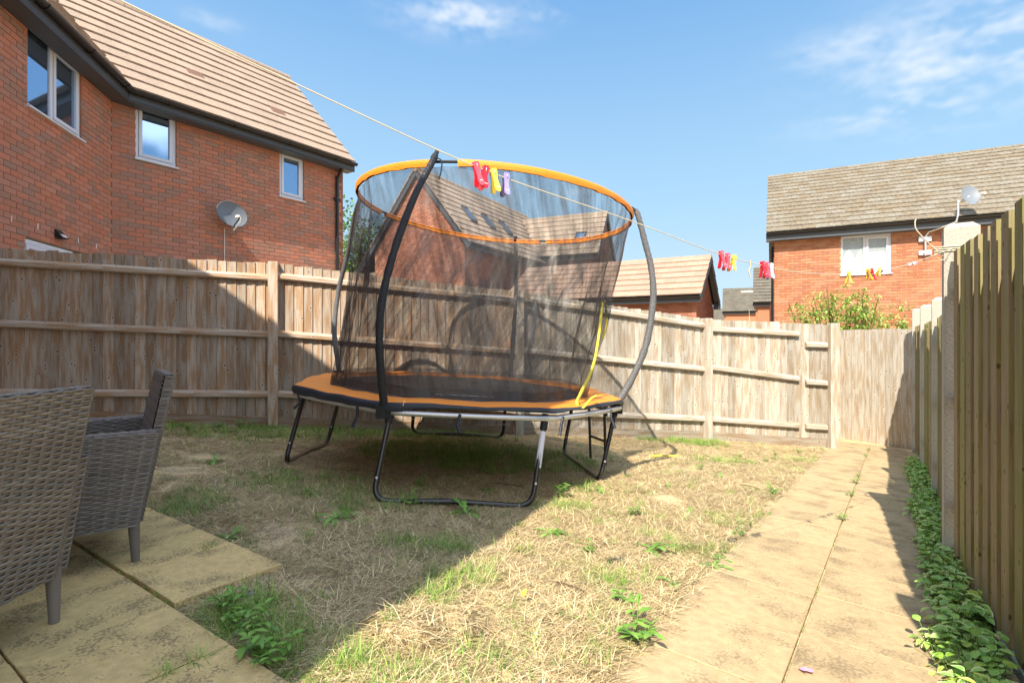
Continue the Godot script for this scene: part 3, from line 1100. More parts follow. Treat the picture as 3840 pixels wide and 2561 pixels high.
func build_house_a() -> void:
	# the neighbour's house over the fence: two walls that meet at an angle
	rng.seed = 601
	var c := G(-6.49, -0.4, 8.67)
	var u := az(35.4)
	var v := az(-13.0)
	var n := u.cross(Vector3.UP)
	var nv := v.cross(Vector3.UP)
	var root := thing("brick_house", G(-6.5, -0.4, 9.5), "red brick house with bent wall, beige tiled roof and grey windows over the fence", "house")
	var pal := [lin(0.586, 0.250, 0.166), lin(0.645, 0.257, 0.161), lin(0.561, 0.270, 0.191), lin(0.488, 0.263, 0.191), lin(0.622, 0.295, 0.212), lin(0.452, 0.270, 0.208), lin(0.669, 0.275, 0.177), lin(0.596, 0.275, 0.198)]
	var yb := 0.4
	# right wall, windows given as along / height above the patio
	brick_wall(root, c, u, 4.44, 5.18 + yb, [[0.34, 0.965, 4.06 + yb, 5.02 + yb], [2.92, 3.475, 4.0 + yb, 4.95 + yb]], pal, M.brick, M.mortar, 150, 1.8)
	window(root, c, u, 0.34, 0.965, 4.07 + yb, 5.02 + yb, [[1.0, true]], M.frame, M.pane)
	window(root, c, u, 2.92, 3.475, 4.01 + yb, 4.95 + yb, [[1.0, true]], M.frame, M.pane)
	# left wall runs towards the garden
	var vl := 2.78
	var cv := c - v * vl
	brick_wall(root, cv, v, vl, 5.18 + yb, [[vl - 2.07, vl - 0.86, 3.93 + yb, 5.0 + yb], [vl - 2.11, vl - 0.86, 0.0, 2.3 + yb]], pal, M.brick, M.mortar, 150, 1.8, null, 0.06)
	window(root, cv, v, vl - 2.07, vl - 0.86, 3.94 + yb, 5.0 + yb, [[0.45, false], [0.55, true]], M.frame, M.pane)
	window(root, cv, v, vl - 2.11, vl - 0.86, 0.02, 2.27 + yb, [[0.5, true], [0.5, true]], M.frame, M.pane, "patio_door", false, false)
	# pale weep vents above the patio door
	for s in [[-2.36, 2.46], [-1.87, 2.47], [-0.95, 2.46], [-0.46, 2.46]]:
		var wm := MB.new()
		bar(wm, G(c.x, 0, -c.z), v, nv, s[0] - 0.006, s[0] + 0.006, s[1] - 0.035, s[1] + 0.035, -0.01, 0.004)
		part(root, "weep_vent", wm, M.white)
	# the parts behind, plain
	var e := c + u * 4.44
	plain_quad(root, "end_wall", e - u * 0.06, e - u * 0.06 - n * 4.6, -0.4, 5.2, lin(0.36, 0.15, 0.095), M.plain)
	plain_quad(root, "end_wall", cv + v * 0.06, cv + v * 0.06 - nv * 5.0, -0.4, 5.2, lin(0.36, 0.15, 0.095), M.plain)
	# roofs
	var tp := [lin(0.444, 0.341, 0.269), lin(0.455, 0.352, 0.273), lin(0.422, 0.325, 0.258), lin(0.466, 0.357, 0.285)]
	var ye := 5.06
	var eo := G(c.x, ye, -c.z) - u * 5.0 + n * 0.30
	var up := (-n * cos(deg_to_rad(45.7)) + Vector3.UP * sin(deg_to_rad(45.7)))
	var ln := 5.0 + 4.44 + 0.14
	roof_slope(root, "roof", eo, u, up, ln, 3.74, 0.335, 0.31, 0.030, tp, M.tile, 220)
	var back := n.rotated(Vector3.UP, 0)
	var rtop := eo + up * 3.74
	var upb := (back * -cos(deg_to_rad(45.7)) * 1.0 - Vector3.UP * sin(deg_to_rad(45.7)))
	var mbk := MB.new()
	mbk.quad(rtop, rtop + u * ln, rtop + u * ln + upb * 3.74, rtop + upb * 3.74, Vector3.UP - n, tp[0])
	part(root, "rear_slope", mbk, M.plain)
	ridge_tiles(root, rtop + u * 0.02 + Vector3.UP * 0.02, rtop + u * (ln - 0.02) + Vector3.UP * 0.02, tp, M.tile)
	gable_fill(root, e - n * 0.0 + Vector3.UP * 5.5 - u * 0.05, e - n * 4.7 + Vector3.UP * 5.5 - u * 0.05, e - n * 2.3 + Vector3.UP * 7.9 - u * 0.05, u, lin(0.36, 0.15, 0.095), M.plain)
	# steep slope above the left wall
	var e2 := G(cv.x, ye + 0.02, -cv.z) + nv * 0.30 - v * 0.15
	var up2 := (-nv * cos(deg_to_rad(50.0)) + Vector3.UP * sin(deg_to_rad(50.0)))
	roof_slope(root, "roof", e2, v, up2, vl + 0.18, 3.4, 0.335, 0.31, 0.030, tp, M.tile, 20)
	# soffits, fascias, gutters
	var g0 := G(c.x, ye + 0.0, -c.z) + n * 0.30 + u * 0.14
	var g1 := g0 + u * 4.44
	gutter(root, g0, g1, n, M.fascia)
	var h1 := G(c.x, ye + 0.0, -c.z) + nv * 0.30 + v * 0.12
	var h0 := h1 - v * (vl + 0.25)
	gutter(root, h0, h1, nv, M.fascia)
	var sm := MB.new()
	beam(sm, g0 - n * 0.15 - Vector3.UP * 0.17 - u * 0.1, g1 - n * 0.15 - Vector3.UP * 0.17, 0.29, 0.02, Color.WHITE)
	part(root, "soffit", sm, M.fascia)
	sm = MB.new()
	beam(sm, h0 - nv * 0.15 - Vector3.UP * 0.168, h1 - nv * 0.15 - Vector3.UP * 0.168, 0.29, 0.02, Color.WHITE)
	part(root, "soffit", sm, M.fascia)
	downpipe(root, G(c.x, 0, -c.z) + u * 4.29, -0.4, 4.98, n)
	# air vent
	var vm := MB.new()
	var vo := G(c.x, 0, -c.z) + u * 1.165 + Vector3.UP * 4.955
	bar(vm, vo, u, n, -0.068, 0.068, -0.075, 0.075, -0.02, 0.012, lin(0.11, 0.075, 0.055))
	var vp := part(root, "air_vent", vm, M.plain)
	vm = MB.new()
	vm.tube([vo + n * 0.010, vo + n * 0.03], 0.046, 16, lin(0.02, 0.017, 0.015))
	part(vp, "vent_cowl", vm, M.dark)
	# the roof's two vent tiles
	for s in [[6.62, 1.55], [8.2, 1.2]]:
		var tm := MB.new()
		var q: Vector3 = eo + u * s[0] + up * s[1] + Vector3.UP * 0.06
		tm.box(Transform3D(Basis(u, up, u.cross(up)), q), Vector3(0.3, 0.22, 0.03), lin(0.23, 0.13, 0.10))
		part(root, "vent_tile", tm, M.tile)
	# wall lamp above the patio door, its own thing
	var lp := c + v * -1.45 + Vector3.UP * (2.44 + yb)
	var lamp := thing("wall_lamp", lp, "small black wedge shaped wall lamp above the neighbour's patio door", "wall lamp")
	var lm := MB.new()
	var w2 := v * 0.075
	var A := lp + nv * 0.003 + Vector3.UP * 0.075
	var B := lp + nv * 0.003 - Vector3.UP * 0.045
	var D := lp + nv * 0.10 - Vector3.UP * 0.045
	lm.quad(A - w2, A + w2, D + w2, D - w2, nv + Vector3.UP, Color.WHITE)
	lm.quad(B - w2, B + w2, D + w2, D - w2, Vector3.DOWN, Color.WHITE)
	lm.tri(A - w2, B - w2, D - w2, -v, Color.WHITE)
	lm.tri(A + w2, B + w2, D + w2, v, Color.WHITE)
	lm.quad(A - w2, A + w2, B + w2, B - w2, -nv, Color.WHITE)
	part(lamp, "housing", lm, M.dark)
	lm = MB.new()
	lm.box(Transform3D(Basis(v, (D - A).normalized(), v.cross((D - A).normalized())), A.lerp(D, 0.72) + (nv + Vector3.UP * 0.6).normalized() * 0.004), Vector3(0.11, 0.045, 0.006), Color.WHITE)
	part(lamp, "lens", lm, M.frame_white)
	# satellite dish on a bracket
	var dp := c + u * 1.79 + Vector3.UP * (3.36 + yb)
	dish("satellite_dish", dp + n * 0.26, Vector3(0.80, 0.25, 0.52).normalized(), 0.27, dp, "grey satellite dish on the red brick wall below the small windows", true)

func dish(called: String, cen: Vector3, ax: Vector3, r: float, wallp: Vector3, label: String, cable: bool) -> void:
	var t := thing(called, wallp, label, "satellite dish")
	var x := ax.cross(Vector3.UP).normalized()
	var y := x.cross(ax).normalized()
	var mb := MB.new()
	var rows := []
	for i in 9:
		var row := []
		var q := i / 8.0
		for k in 32:
			var f := TAU * k / 32
			row.append(cen + (x * cos(f) * 1.05 + y * sin(f) * 0.92) * r * q + ax * (0.07 * q * q - 0.03))
		rows.append(row)
	mb.sheet(rows, Color.WHITE, true)
	var rim := []
	for k in 32:
		var f := TAU * k / 32
		rim.append(cen + (x * cos(f) * 1.05 + y * sin(f) * 0.92) * r + ax * 0.04)
	mb.tube(rim, 0.008, 6, Color.WHITE, false, true)
	var dm := mat(lin(0.13, 0.15, 0.18), 0.42)
	part(t, "bowl", mb, dm)
	mb = MB.new()
	var foot := cen - y * r * 0.88 + ax * 0.03
	var head := cen + ax * 0.30 - y * r * 0.55
	mb.tube([foot, head], 0.011, 8, Color.WHITE)
	part(t, "arm", mb, M.dark)
	mb = MB.new()
	mb.tube([head - ax * 0.02, head + y * 0.03 - ax * 0.09], 0.022, 10, Color.WHITE)
	mb.tube([head + y * 0.03 - ax * 0.09, head + y * 0.035 - ax * 0.13], 0.032, 12, Color.WHITE)
	part(t, "receiver", mb, M.white)
	mb = MB.new()
	mb.tube([cen - ax * 0.03, cen - ax * 0.12 - Vector3.UP * 0.03, wallp], 0.018, 8, Color.WHITE)
	part(t, "bracket", mb, M.steel)
	if cable:
		mb = MB.new()
		var lo := Vector3(wallp.x, -0.3, wallp.z) + (cen - wallp) * 0.05 + x * 0.0
		mb.tube([head, head - Vector3.UP * 0.09 - ax * 0.02, foot - Vector3.UP * 0.08, wallp + (cen - wallp) * 0.06 - Vector3.UP * 0.22, lo], 0.007, 6, Color.WHITE)
		part(t, "cable", mb, M.white)

func build_house_b() -> void:
	# pink-red gable house behind the trampoline with a wing to the right
	rng.seed = 602
	var pal := [lin(0.575, 0.253, 0.172), lin(0.529, 0.218, 0.144), lin(0.621, 0.299, 0.207), lin(0.494, 0.207, 0.138)]
	var tp := [lin(0.436, 0.348, 0.277), lin(0.412, 0.329, 0.259), lin(0.454, 0.365, 0.294)]
	var base := G(-1.68, -1.4, 19.0)
	var u := az(119.0)          # along the gable front, left to right
	var w := 4.25
	var o := base - u * w
	var n := u.cross(Vector3.UP)
	var f := az(29.0)
	var root := thing("brick_house", G(-3.5, -1.4, 21), "red brick gable house with roof windows and a right wing behind the trampoline", "house")
	var eh := 6.15              # wall height to the eaves
	brick_wall(root, o, u, w, eh + 2.6, [], pal, M.brick_sun, M.mortar_pale, 160, 1.2, func(y): return [0.0, w] if y < eh else [(y - eh) * 0.80, w - (y - eh) * 0.80])
	var fl := 6.5
	# side wall
	var sw := base
	brick_wall(root, sw, f, fl, eh, [[2.2, 3.1, 2.05, 3.25]], pal, M.brick_sun, M.mortar_pale, 40, 1.2)
	window(root, sw, f, 2.2, 3.1, 2.06, 3.25, [[0.5, true], [0.5, true]], M.frame, M.pane)
	plain_quad(root, "side_wall", o + f * 0.1 + u * 0.05, o + f * 6.4 + u * 0.05, -1.4, 4.7, lin(0.62, 0.56, 0.46), M.plain)
	plain_quad(root, "porch_wall", o + f * 0.25 - u * 0.42, o + f * 0.25, -1.4, 3.75, lin(0.70, 0.64, 0.53), M.plain)
	var pitch := 51.4
	var up := (-u * cos(deg_to_rad(pitch)) + Vector3.UP * sin(deg_to_rad(pitch)))
	var upl := (u * cos(deg_to_rad(pitch)) + Vector3.UP * sin(deg_to_rad(pitch)))
	var slope := (w * 0.5 + 0.28) / cos(deg_to_rad(pitch))
	var er := G(base.x, -1.4 + eh - 0.28, -base.z) + u * 0.28 - f * 0.14
	roof_slope(root, "roof", er, f, up, 9.0, slope, 0.335, 0.31, 0.03, tp, M.tile, 120)
	var el := er + up * slope - upl * (slope * 1.36)
	roof_slope(root, "roof", el, f, upl, 9.0, slope * 1.36, 0.335, 0.31, 0.03, tp, M.tile, 20)
	ridge_tiles(root, er + up * slope, er + up * slope + f * 6.6, tp, M.tile)
	gutter(root, er + f * 0.05, er + f * 6.0, u, M.fascia)
	# verge boards
	for s in [[er, up, 1.0], [el, upl, 1.36]]:
		var mb := MB.new()
		beam(mb, s[0] - Vector3.UP * 0.12 + f * 0.03, s[0] + s[1] * (slope * s[2]) - Vector3.UP * 0.12 + f * 0.03, 0.22, 0.04, Color.WHITE, -f)
		part(root, "verge_board", mb, M.fascia)
	# roof windows on the right slope
	for k in 3:
		roof_window(root, er + f * (1.55 + 1.42 * k) + up * 1.75, f, up, 0.34, 0.72)
	# wing: front eave from left to right
	var wa := G(1.5, 4.8, 24.1)
	var wd := az(114.0)
	var wn := wd.cross(Vector3.UP)
	var wl := 2.45
	var wb := wa + wd * wl
	var wo := wa - wd * 1.6
	brick_wall(root, Vector3(wo.x, -1.4, wo.z) - wn * 0.28, wd, wl + 1.5, eh, [], pal, M.brick_sun, M.mortar_pale, 20, 3.4)
	var wp := 52.0
	var wup := (-wn * cos(deg_to_rad(wp)) + Vector3.UP * sin(deg_to_rad(wp)))
	var wup2 := (wn * cos(deg_to_rad(wp)) + Vector3.UP * sin(deg_to_rad(wp)))
	var ws := 1.68 / cos(deg_to_rad(wp))
	roof_slope(root, "roof", wo - wd * 0.6, wd, wup, wl + 2.2, ws, 0.335, 0.31, 0.03, tp, M.tile, 80)
	roof_slope(root, "roof", wo - wd * 0.6 - wn * 3.36, wd, wup2, wl + 2.2, ws, 0.335, 0.31, 0.03, tp, M.tile, 5)
	ridge_tiles(root, wo + wd * 0.4 + wup * ws, wb + wup * ws, tp, M.tile)
	gutter(root, wo + wd * 1.4, wb, wn, M.fascia)
	roof_window(root, wa + wd * 1.45 + wup * 1.15, wd, wup, 0.42, 0.40)
	var ge := wb - wd * 0.1
	plain_quad(root, "end_wall", ge - wn * 0.28, ge - wn * 3.1, -1.4, 4.8, lin(0.40, 0.17, 0.11), M.plain)
	gable_fill(root, ge - wn * 0.28, ge - wn * 3.1, ge - wn * 1.68 + Vector3.UP * 1.8, wd, lin(0.40, 0.17, 0.11), M.plain)
	for s in [[wb, wup], [wb - wn * 3.36, wup2]]:
		var mb := MB.new()
		beam(mb, s[0] - Vector3.UP * 0.1 - wd * 0.02, s[0] + s[1] * ws - Vector3.UP * 0.1 - wd * 0.02, 0.2, 0.04, Color.WHITE, wd)
		part(root, "verge_board", mb, M.fascia)

func roof_window(root: Node3D, q: Vector3, u: Vector3, up: Vector3, w: float, h: float) -> void:
	var nn := u.cross(up).normalized()
	if nn.y < 0:
		nn = -nn
	var mb := MB.new()
	for s in [[-1, 0], [1, 0], [0, -1], [0, 1]]:
		var c: Vector3 = q + u * (s[0] * w * 0.5) + up * (s[1] * h * 0.5) + nn * 0.09
		mb.box(Transform3D(Basis(u, up, nn), c), Vector3(0.06 if s[0] != 0 else w + 0.06, h + 0.06 if s[0] != 0 else 0.06, 0.08), Color.WHITE)
	var rw := part(root, "roof_window", mb, M.fascia)
	mb = MB.new()
	mb.box(Transform3D(Basis(u, up, nn), q + nn * 0.10), Vector3(w - 0.05, h - 0.05, 0.02), Color.WHITE)
	part(rw, "pane", mb, M.pane)

func build_garage() -> void:
	rng.seed = 603
	var pal := [lin(0.483, 0.184, 0.115), lin(0.437, 0.161, 0.098), lin(0.517, 0.218, 0.144), lin(0.402, 0.161, 0.103)]
	var tp := [lin(0.459, 0.320, 0.245), lin(0.439, 0.304, 0.235), lin(0.479, 0.339, 0.260), lin(0.429, 0.300, 0.220)]
	var e := G(5.31, 2.30, 15.0)      # front eave, right end
	var wd := az(118.4)
	var wn := wd.cross(Vector3.UP)
	var len := 6.44
	var o := e - wd * len
	var root := thing("brick_garage", G(3.0, -1.7, 17.0), "low brick garage with pinkish tiled roof beyond the fence", "garage")
	var pit := 34.4
	var up := (-wn * cos(deg_to_rad(pit)) + Vector3.UP * sin(deg_to_rad(pit)))
	var up2 := (wn * cos(deg_to_rad(pit)) + Vector3.UP * sin(deg_to_rad(pit)))
	var sl := 2.0 / cos(deg_to_rad(pit))
	roof_slope(root, "roof", o, wd, up, len, sl, 0.345, 0.33, 0.034, tp, M.tile, 200)
	roof_slope(root, "roof", o - wn * 4.0, wd, up2, len, sl, 0.345, 0.33, 0.034, tp, M.tile, 0)
	ridge_tiles(root, o + up * sl + wd * 0.01, e + up * sl, tp, M.tile)
	gutter(root, o, e - wd * 0.02, wn, M.fascia, 0.16)
	brick_wall(root, Vector3(o.x, -1.7, o.z) + wd * 0.2 - wn * 0.28, wd, len - 0.38, 3.9, [], pal, M.brick, M.mortar, 100, 1.05)
	var ge := e - wd * 0.18 - wn * 0.28
	var gy := 3.82
	brick_wall(root, Vector3(ge.x, -1.7, ge.z), -wn, 3.44, gy + 1.2, [], pal, M.brick, M.mortar, 100, 1.05, func(y): return [0.0, 3.44] if y < gy else [(y - gy) * 1.46, 3.44 - (y - gy) * 1.46], 0.05)
	for s in [[e, up], [e - wn * 4.0, up2]]:
		var mb := MB.new()
		beam(mb, s[0] - Vector3.UP * 0.09 - wd * 0.02, s[0] + s[1] * sl - Vector3.UP * 0.09 - wd * 0.02, 0.18, 0.035, Color.WHITE, wd)
		part(root, "verge_board", mb, M.fascia)
		mb = MB.new()
		mb.quad(s[0] - Vector3.UP * 0.1, s[0] + s[1] * sl - Vector3.UP * 0.1, s[0] + s[1] * sl - Vector3.UP * 0.1 - wd * 0.17, s[0] - Vector3.UP * 0.1 - wd * 0.17, Vector3.DOWN, Color.WHITE)
		part(root, "soffit", mb, M.fascia)
	var bx := MB.new()
	bx.box(Transform3D(Basis(wd, Vector3.UP, wn), e - wn * 3.92 - wd * 0.1 - Vector3.UP * 0.1), Vector3(0.2, 0.2, 0.3), Color.WHITE)
	part(root, "box_end", bx, M.fascia)

func build_house_c() -> void:
	rng.seed = 604
	var pal := [lin(0.546, 0.235, 0.131), lin(0.503, 0.202, 0.109), lin(0.579, 0.262, 0.153), lin(0.481, 0.207, 0.125), lin(0.600, 0.284, 0.169)]
	var tp := [lin(0.335, 0.295, 0.225), lin(0.310, 0.264, 0.200), lin(0.360, 0.320, 0.254), lin(0.329, 0.270, 0.190), lin(0.370, 0.339, 0.279)]
	var c := G(7.37, -1.9, 15.03)
	var u := az(117.0)
	var n := u.cross(Vector3.UP)
	var root := thing("brick_house", G(10.0, -1.9, 16.0), "sunlit orange brick house with mossy buff tiled roof and curtained window", "house")
	var yb := 1.9
	var len := 8.0
	brick_wall(root, c, u, len, 3.93 + yb, [[1.60, 2.71, 2.76 + yb, 3.80 + yb]], pal, M.brick_sun, M.mortar_pale, 280, 1.1)
	window(root, c, u, 1.60, 2.71, 2.77 + yb, 3.80 + yb, [[0.48, false], [0.52, true]], M.frame, M.glass, "window", true)
	var e := G(c.x, 4.0, -c.z) + n * 0.28 - u * 0.2
	var d := az(26.2)
	var pit := 32.7
	var up := (d * cos(deg_to_rad(pit)) + Vector3.UP * sin(deg_to_rad(pit)))
	var sl := 4.2 / cos(deg_to_rad(pit))
	roof_slope(root, "roof", e, u, up, len + 0.4, sl, 0.305, 0.30, 0.028, tp, M.tile_lichen, 300)
	ridge_tiles(root, e + up * sl, e + up * sl + u * (len + 0.3), tp, M.tile_lichen)
	var rt := e + up * sl
	var mb := MB.new()
	mb.quad(rt, rt + u * (len + 0.4), rt + u * (len + 0.4) + d * 4.2 - Vector3.UP * 2.7, rt + d * 4.2 - Vector3.UP * 2.7, Vector3.UP + d, tp[0])
	part(root, "rear_slope", mb, M.plain)
	gutter(root, e, e + u * (len + 0.4), n, M.fascia, 0.19)
	mb = MB.new()
	beam(mb, e - n * 0.14 - Vector3.UP * 0.2, e + u * (len + 0.4) - n * 0.14 - Vector3.UP * 0.2, 0.28, 0.02, Color.WHITE)
	part(root, "soffit", mb, M.fascia)
	plain_quad(root, "end_wall", c + u * 0.08 - n * 0.13, c + u * 0.08 + d * 8.0, -1.9, 3.95, lin(0.45, 0.19, 0.11), M.plain)
	gable_fill(root, c + u * 0.08 + Vector3.UP * 5.85, c + u * 0.08 + d * 8.0 + Vector3.UP * 5.85, c + u * 0.08 + d * 4.0 + Vector3.UP * 8.4, -u, lin(0.45, 0.19, 0.11), M.plain)
	plain_quad(root, "end_wall", c + u * (len - 0.1) - n * 0.13, c + u * (len - 0.1) + d * 8.0, -1.9, 3.95, lin(0.45, 0.19, 0.11), M.plain)
	mb = MB.new()
	mb.tube([c - u * 0.05 + Vector3.UP * 5.6 + d * 0.3, c - u * 0.05 + d * 0.3], 0.036, 8, Color.WHITE)
	part(root, "downpipe", mb, M.gutter)
	# pole dish: stands off the wall on a cranked tube
	var wp := c + u * 3.40 + Vector3.UP * (3.50 + yb)
	var t := thing("satellite_dish", wp, "satellite dish on a cranked steel pole above the orange house's gutter", "satellite dish")
	mb = MB.new()
	var p0 := wp + n * 0.10 - Vector3.UP * 0.35
	mb.tube([p0, p0 + Vector3.UP * 0.48, p0 + Vector3.UP * 0.58 + u * 0.06 + n * 0.05, p0 + Vector3.UP * 0.68 + u * 0.42 + n * 0.22, p0 + Vector3.UP * 0.74 + u * 0.55 + n * 0.27, p0 + Vector3.UP * 0.90 + u * 0.58 + n * 0.28, p0 + Vector3.UP * 1.25 + u * 0.58 + n * 0.28], 0.024, 10, Color.WHITE)
	part(t, "pole", mb, M.galvanised)
	for y in [0.08, 0.42]:
		mb = MB.new()
		mb.box(Transform3D(Basis(u, Vector3.UP, n), p0 + Vector3.UP * y - n * 0.045), Vector3(0.26, 0.12, 0.03), Color.WHITE)
		mb.box(Transform3D(Basis(u, Vector3.UP, n), p0 + Vector3.UP * y - n * 0.02), Vector3(0.08, 0.06, 0.08), Color.WHITE)
		part(t, "wall_bracket", mb, M.galvanised)
	var cen := p0 + Vector3.UP * 1.32 + u * 0.80 + n * 0.32
	var ax := (u * 0.30 + n * 0.82 + Vector3.UP * 0.35).normalized()
	var x := ax.cross(Vector3.UP).normalized()
	var y2 := x.cross(ax).normalized()
	mb = MB.new()
	var rows := []
	for i in 8:
		var row := []
		var q := i / 7.0
		for k in 28:
			var ff := TAU * k / 28
			row.append(cen + (x * cos(ff) * 0.20 + y2 * sin(ff) * 0.265) * q + ax * (0.06 * q * q - 0.03))
		rows.append(row)
	mb.sheet(rows, Color.WHITE, true)
	part(t, "bowl", mb, mat(lin(0.16, 0.19, 0.23), 0.5))
	mb = MB.new()
	mb.tube([cen - ax * 0.02, p0 + Vector3.UP * 1.2 + u * 0.58 + n * 0.28], 0.02, 8, Color.WHITE)
	part(t, "mount", mb, M.galvanised)
	mb = MB.new()
	var head := cen + ax * 0.32 - y2 * 0.16 + u * 0.06
	mb.tube([cen - y2 * 0.30, head], 0.012, 8, Color.WHITE)
	part(t, "arm", mb, M.galvanised)
	mb = MB.new()
	mb.tube([head, head - ax * 0.1 + y2 * 0.03], 0.03, 10, Color.WHITE)
	part(t, "receiver", mb, M.white)

func build_far_houses() -> void:
	rng.seed = 605
	var tp := [lin(0.236, 0.218, 0.177), lin(0.259, 0.236, 0.194), lin(0.218, 0.194, 0.159)]
	# [left eave x, depth, eave height, along azimuth, length, half depth, pitch, label]
	var far := [[13.5, 30.0, 3.15, 115.0, 5.0, 3.1, 37.0, "far brick house with steep mossy roof beside the orange house"],
		[17.3, 44.0, 3.42, 112.0, 6.2, 3.2, 34.0, "small far brick house with dark mossy roof beyond the garage"],
		[27.0, 72.0, 3.6, 111.0, 7.0, 4.2, 25.0, "distant grey roofed house seen between the garage and other houses"]]
	for h in far:
		var u := az(h[3])
		var n := u.cross(Vector3.UP)
		var e := G(h[0], h[2], h[1])
		var root := thing("brick_house", G(h[0] + h[4] * 0.5, -2.0, h[1] + 2.0), h[7], "house")
		var up: Vector3 = (-n * cos(deg_to_rad(h[6])) + Vector3.UP * sin(deg_to_rad(h[6])))
		var up2: Vector3 = (n * cos(deg_to_rad(h[6])) + Vector3.UP * sin(deg_to_rad(h[6])))
		var sl: float = h[5] / cos(deg_to_rad(h[6]))
		roof_slope(root, "roof", e, u, up, h[4], sl, 0.335, 0.33, 0.045, tp, M.tile_lichen, 40)
		var mb := MB.new()
		mb.quad(e + up * sl, e + up * sl + u * h[4], e + u * h[4] - n * h[5] * 2.0, e - n * h[5] * 2.0, Vector3.UP - n, tp[0])
		part(root, "rear_slope", mb, M.plain)
		gutter(root, e, e + u * h[4], n, M.fascia)
		var bk := lin(0.587, 0.250, 0.144)
		var a := e + u * 0.25 - n * 0.3
		var b: Vector3 = e + u * (h[4] - 0.25) - n * 0.3
		plain_quad(root, "wall", a, b, -2.2, h[2], bk, M.brick_sun)
		plain_quad(root, "wall", a, a - n * (h[5] * 2.0 - 0.6), -2.2, h[2], bk, M.brick_sun)
		plain_quad(root, "wall", b, b - n * (h[5] * 2.0 - 0.6), -2.2, h[2], bk, M.brick_sun)
		gable_fill(root, a, a - n * (h[5] * 2.0 - 0.6), a - n * (h[5] - 0.3) + Vector3.UP * (sl * sin(deg_to_rad(h[6])) - 0.3), -u, bk, M.brick_sun)
		var wo := Vector3(a.x, 0, a.z)
		if h[1] < 35:
			window(root, wo, u, 3.45 - 1.25, 4.35 - 1.25, h[2] - 2.9, h[2] - 1.75, [[1.0, true]], M.frame_white, M.pane)
			mb = MB.new()
			mb.tube([e + u * 0.9 + n * 0.02, e + u * 0.9 - n * 0.2 - Vector3.UP * 6.0], 0.05, 8, Color.WHITE)
			part(root, "downpipe", mb, mat(lin(0.10, 0.04, 0.03), 0.5))
		elif h[1] < 60:
			mb = MB.new()
			mb.box(Transform3D(Basis(u, up, u.cross(up)), e + u * 2.3 + up * (sl * 0.78) + Vector3.UP * 0.1), Vector3(1.7, 0.22, 0.12), lin(0.7, 0.68, 0.62))
			part(root, "roof_vent", mb, M.plain)

func build_own_house() -> void:
	# the house beside the patio: its eave shades the lawn and the fence
	rng.seed = 606
	var c := G(-1.45, 0, -0.33)
	var u := Vector3(T_DIR.x, 0, -T_DIR.y)
	var out := Vector3(T_OUT.x, 0, -T_OUT.y)
	var root := thing("brick_house", c, "brick house standing right beside the patio, its eave shading the lawn", "house")
	var bk := lin(0.475, 0.194, 0.119)
	var len := 9.0
	plain_quad(root, "wall", c - out * 0.1, c + u * len - out * 0.1, -0.3, 5.6, bk, M.brick, 0.2)
	plain_quad(root, "wall", c + u * 0.1 - out * 0.2, c + u * 0.1 - out * 7.0, -0.3, 5.6, bk, M.brick, 0.2)
	plain_quad(root, "wall", c + u * len - out * 0.2, c + u * len - out * 7.0, -0.3, 5.6, bk, M.brick, 0.2)
	plain_quad(root, "wall", c - out * 7.1, c + u * len - out * 7.1, -0.3, 5.6, bk, M.brick, 0.2)
	var e := c + out * 0.25 - u * 0.08 + Vector3.UP * 5.72
	var pit := 38.0
	var up := (-out * cos(deg_to_rad(pit)) + Vector3.UP * sin(deg_to_rad(pit)))
	var up2 := (out * cos(deg_to_rad(pit)) + Vector3.UP * sin(deg_to_rad(pit)))
	var sl := 3.8 / cos(deg_to_rad(pit))
	var tp := [lin(0.483, 0.371, 0.289), lin(0.459, 0.353, 0.277)]
	roof_slope(root, "roof", e, u, up, len + 0.16, sl, 0.335, 0.31, 0.03, tp, M.tile, 0)
	roof_slope(root, "roof", e - out * 7.6, u, up2, len + 0.16, sl, 0.335, 0.31, 0.03, tp, M.tile, 0)
	for s in [0.1, len]:
		gable_fill(root, c + u * s + Vector3.UP * 5.6, c + u * s - out * 7.0 + Vector3.UP * 5.6, c + u * s - out * 3.5 + Vector3.UP * 8.4, -u if s < 1 else u, bk, M.brick)
	gutter(root, e, e + u * len, out, M.fascia)
	window(root, c + out * 0.09, u, 1.6, 3.4, 0.0, 2.1, [[0.5, true], [0.5, true]], M.frame_white, M.pane, "patio_door", false, false)
	window(root, c + out * 0.09, u, 2.0, 3.2, 3.4, 4.5, [[0.5, true], [0.5, true]], M.frame_white, M.pane)

# ---------------------------------------------------------------- trampoline
const TC := Vector3(-0.473, 0.578, 5.0)   # centre of the frame: x, height, depth
const RC := Vector3(-0.154, 2.227, 5.03) # centre of the top ring

func rim(f: float, r: float, dy := 0.0) -> Vector3:
	# eight nearly straight sides between the legs
	var g := fposmod(f - deg_to_rad(256.0), PI / 4.0) - PI / 8.0
	var q := r * lerpf(1.0, 0.955 / cos(g), 0.75)
	var x := cos(f) * q
	var z := sin(f) * q
	return G(TC.x + x, TC.y - 0.062 * x + 0.008 * z + dy, TC.z + z)

func ring(f: float, r: float, dy := 0.0) -> Vector3:
	var x := cos(f) * r
	var z := sin(f) * r
	return G(RC.x + x, RC.y - 0.092 * x - 0.022 * z + dy, RC.z + z)

func rounded(pts: Array, r: float, steps := 6) -> Array:
	var out := [pts[0]]
	for i in range(1, pts.size() - 1):
		var a: Vector3 = pts[i] + ((pts[i - 1] as Vector3) - pts[i]).normalized() * r
		var b: Vector3 = pts[i] + ((pts[i + 1] as Vector3) - pts[i]).normalized() * r
		for k in steps + 1:
			var t := float(k) / steps
			out.append(a.lerp(pts[i], t).lerp((pts[i] as Vector3).lerp(b, t), t))
	out.append(pts[-1])
	return out

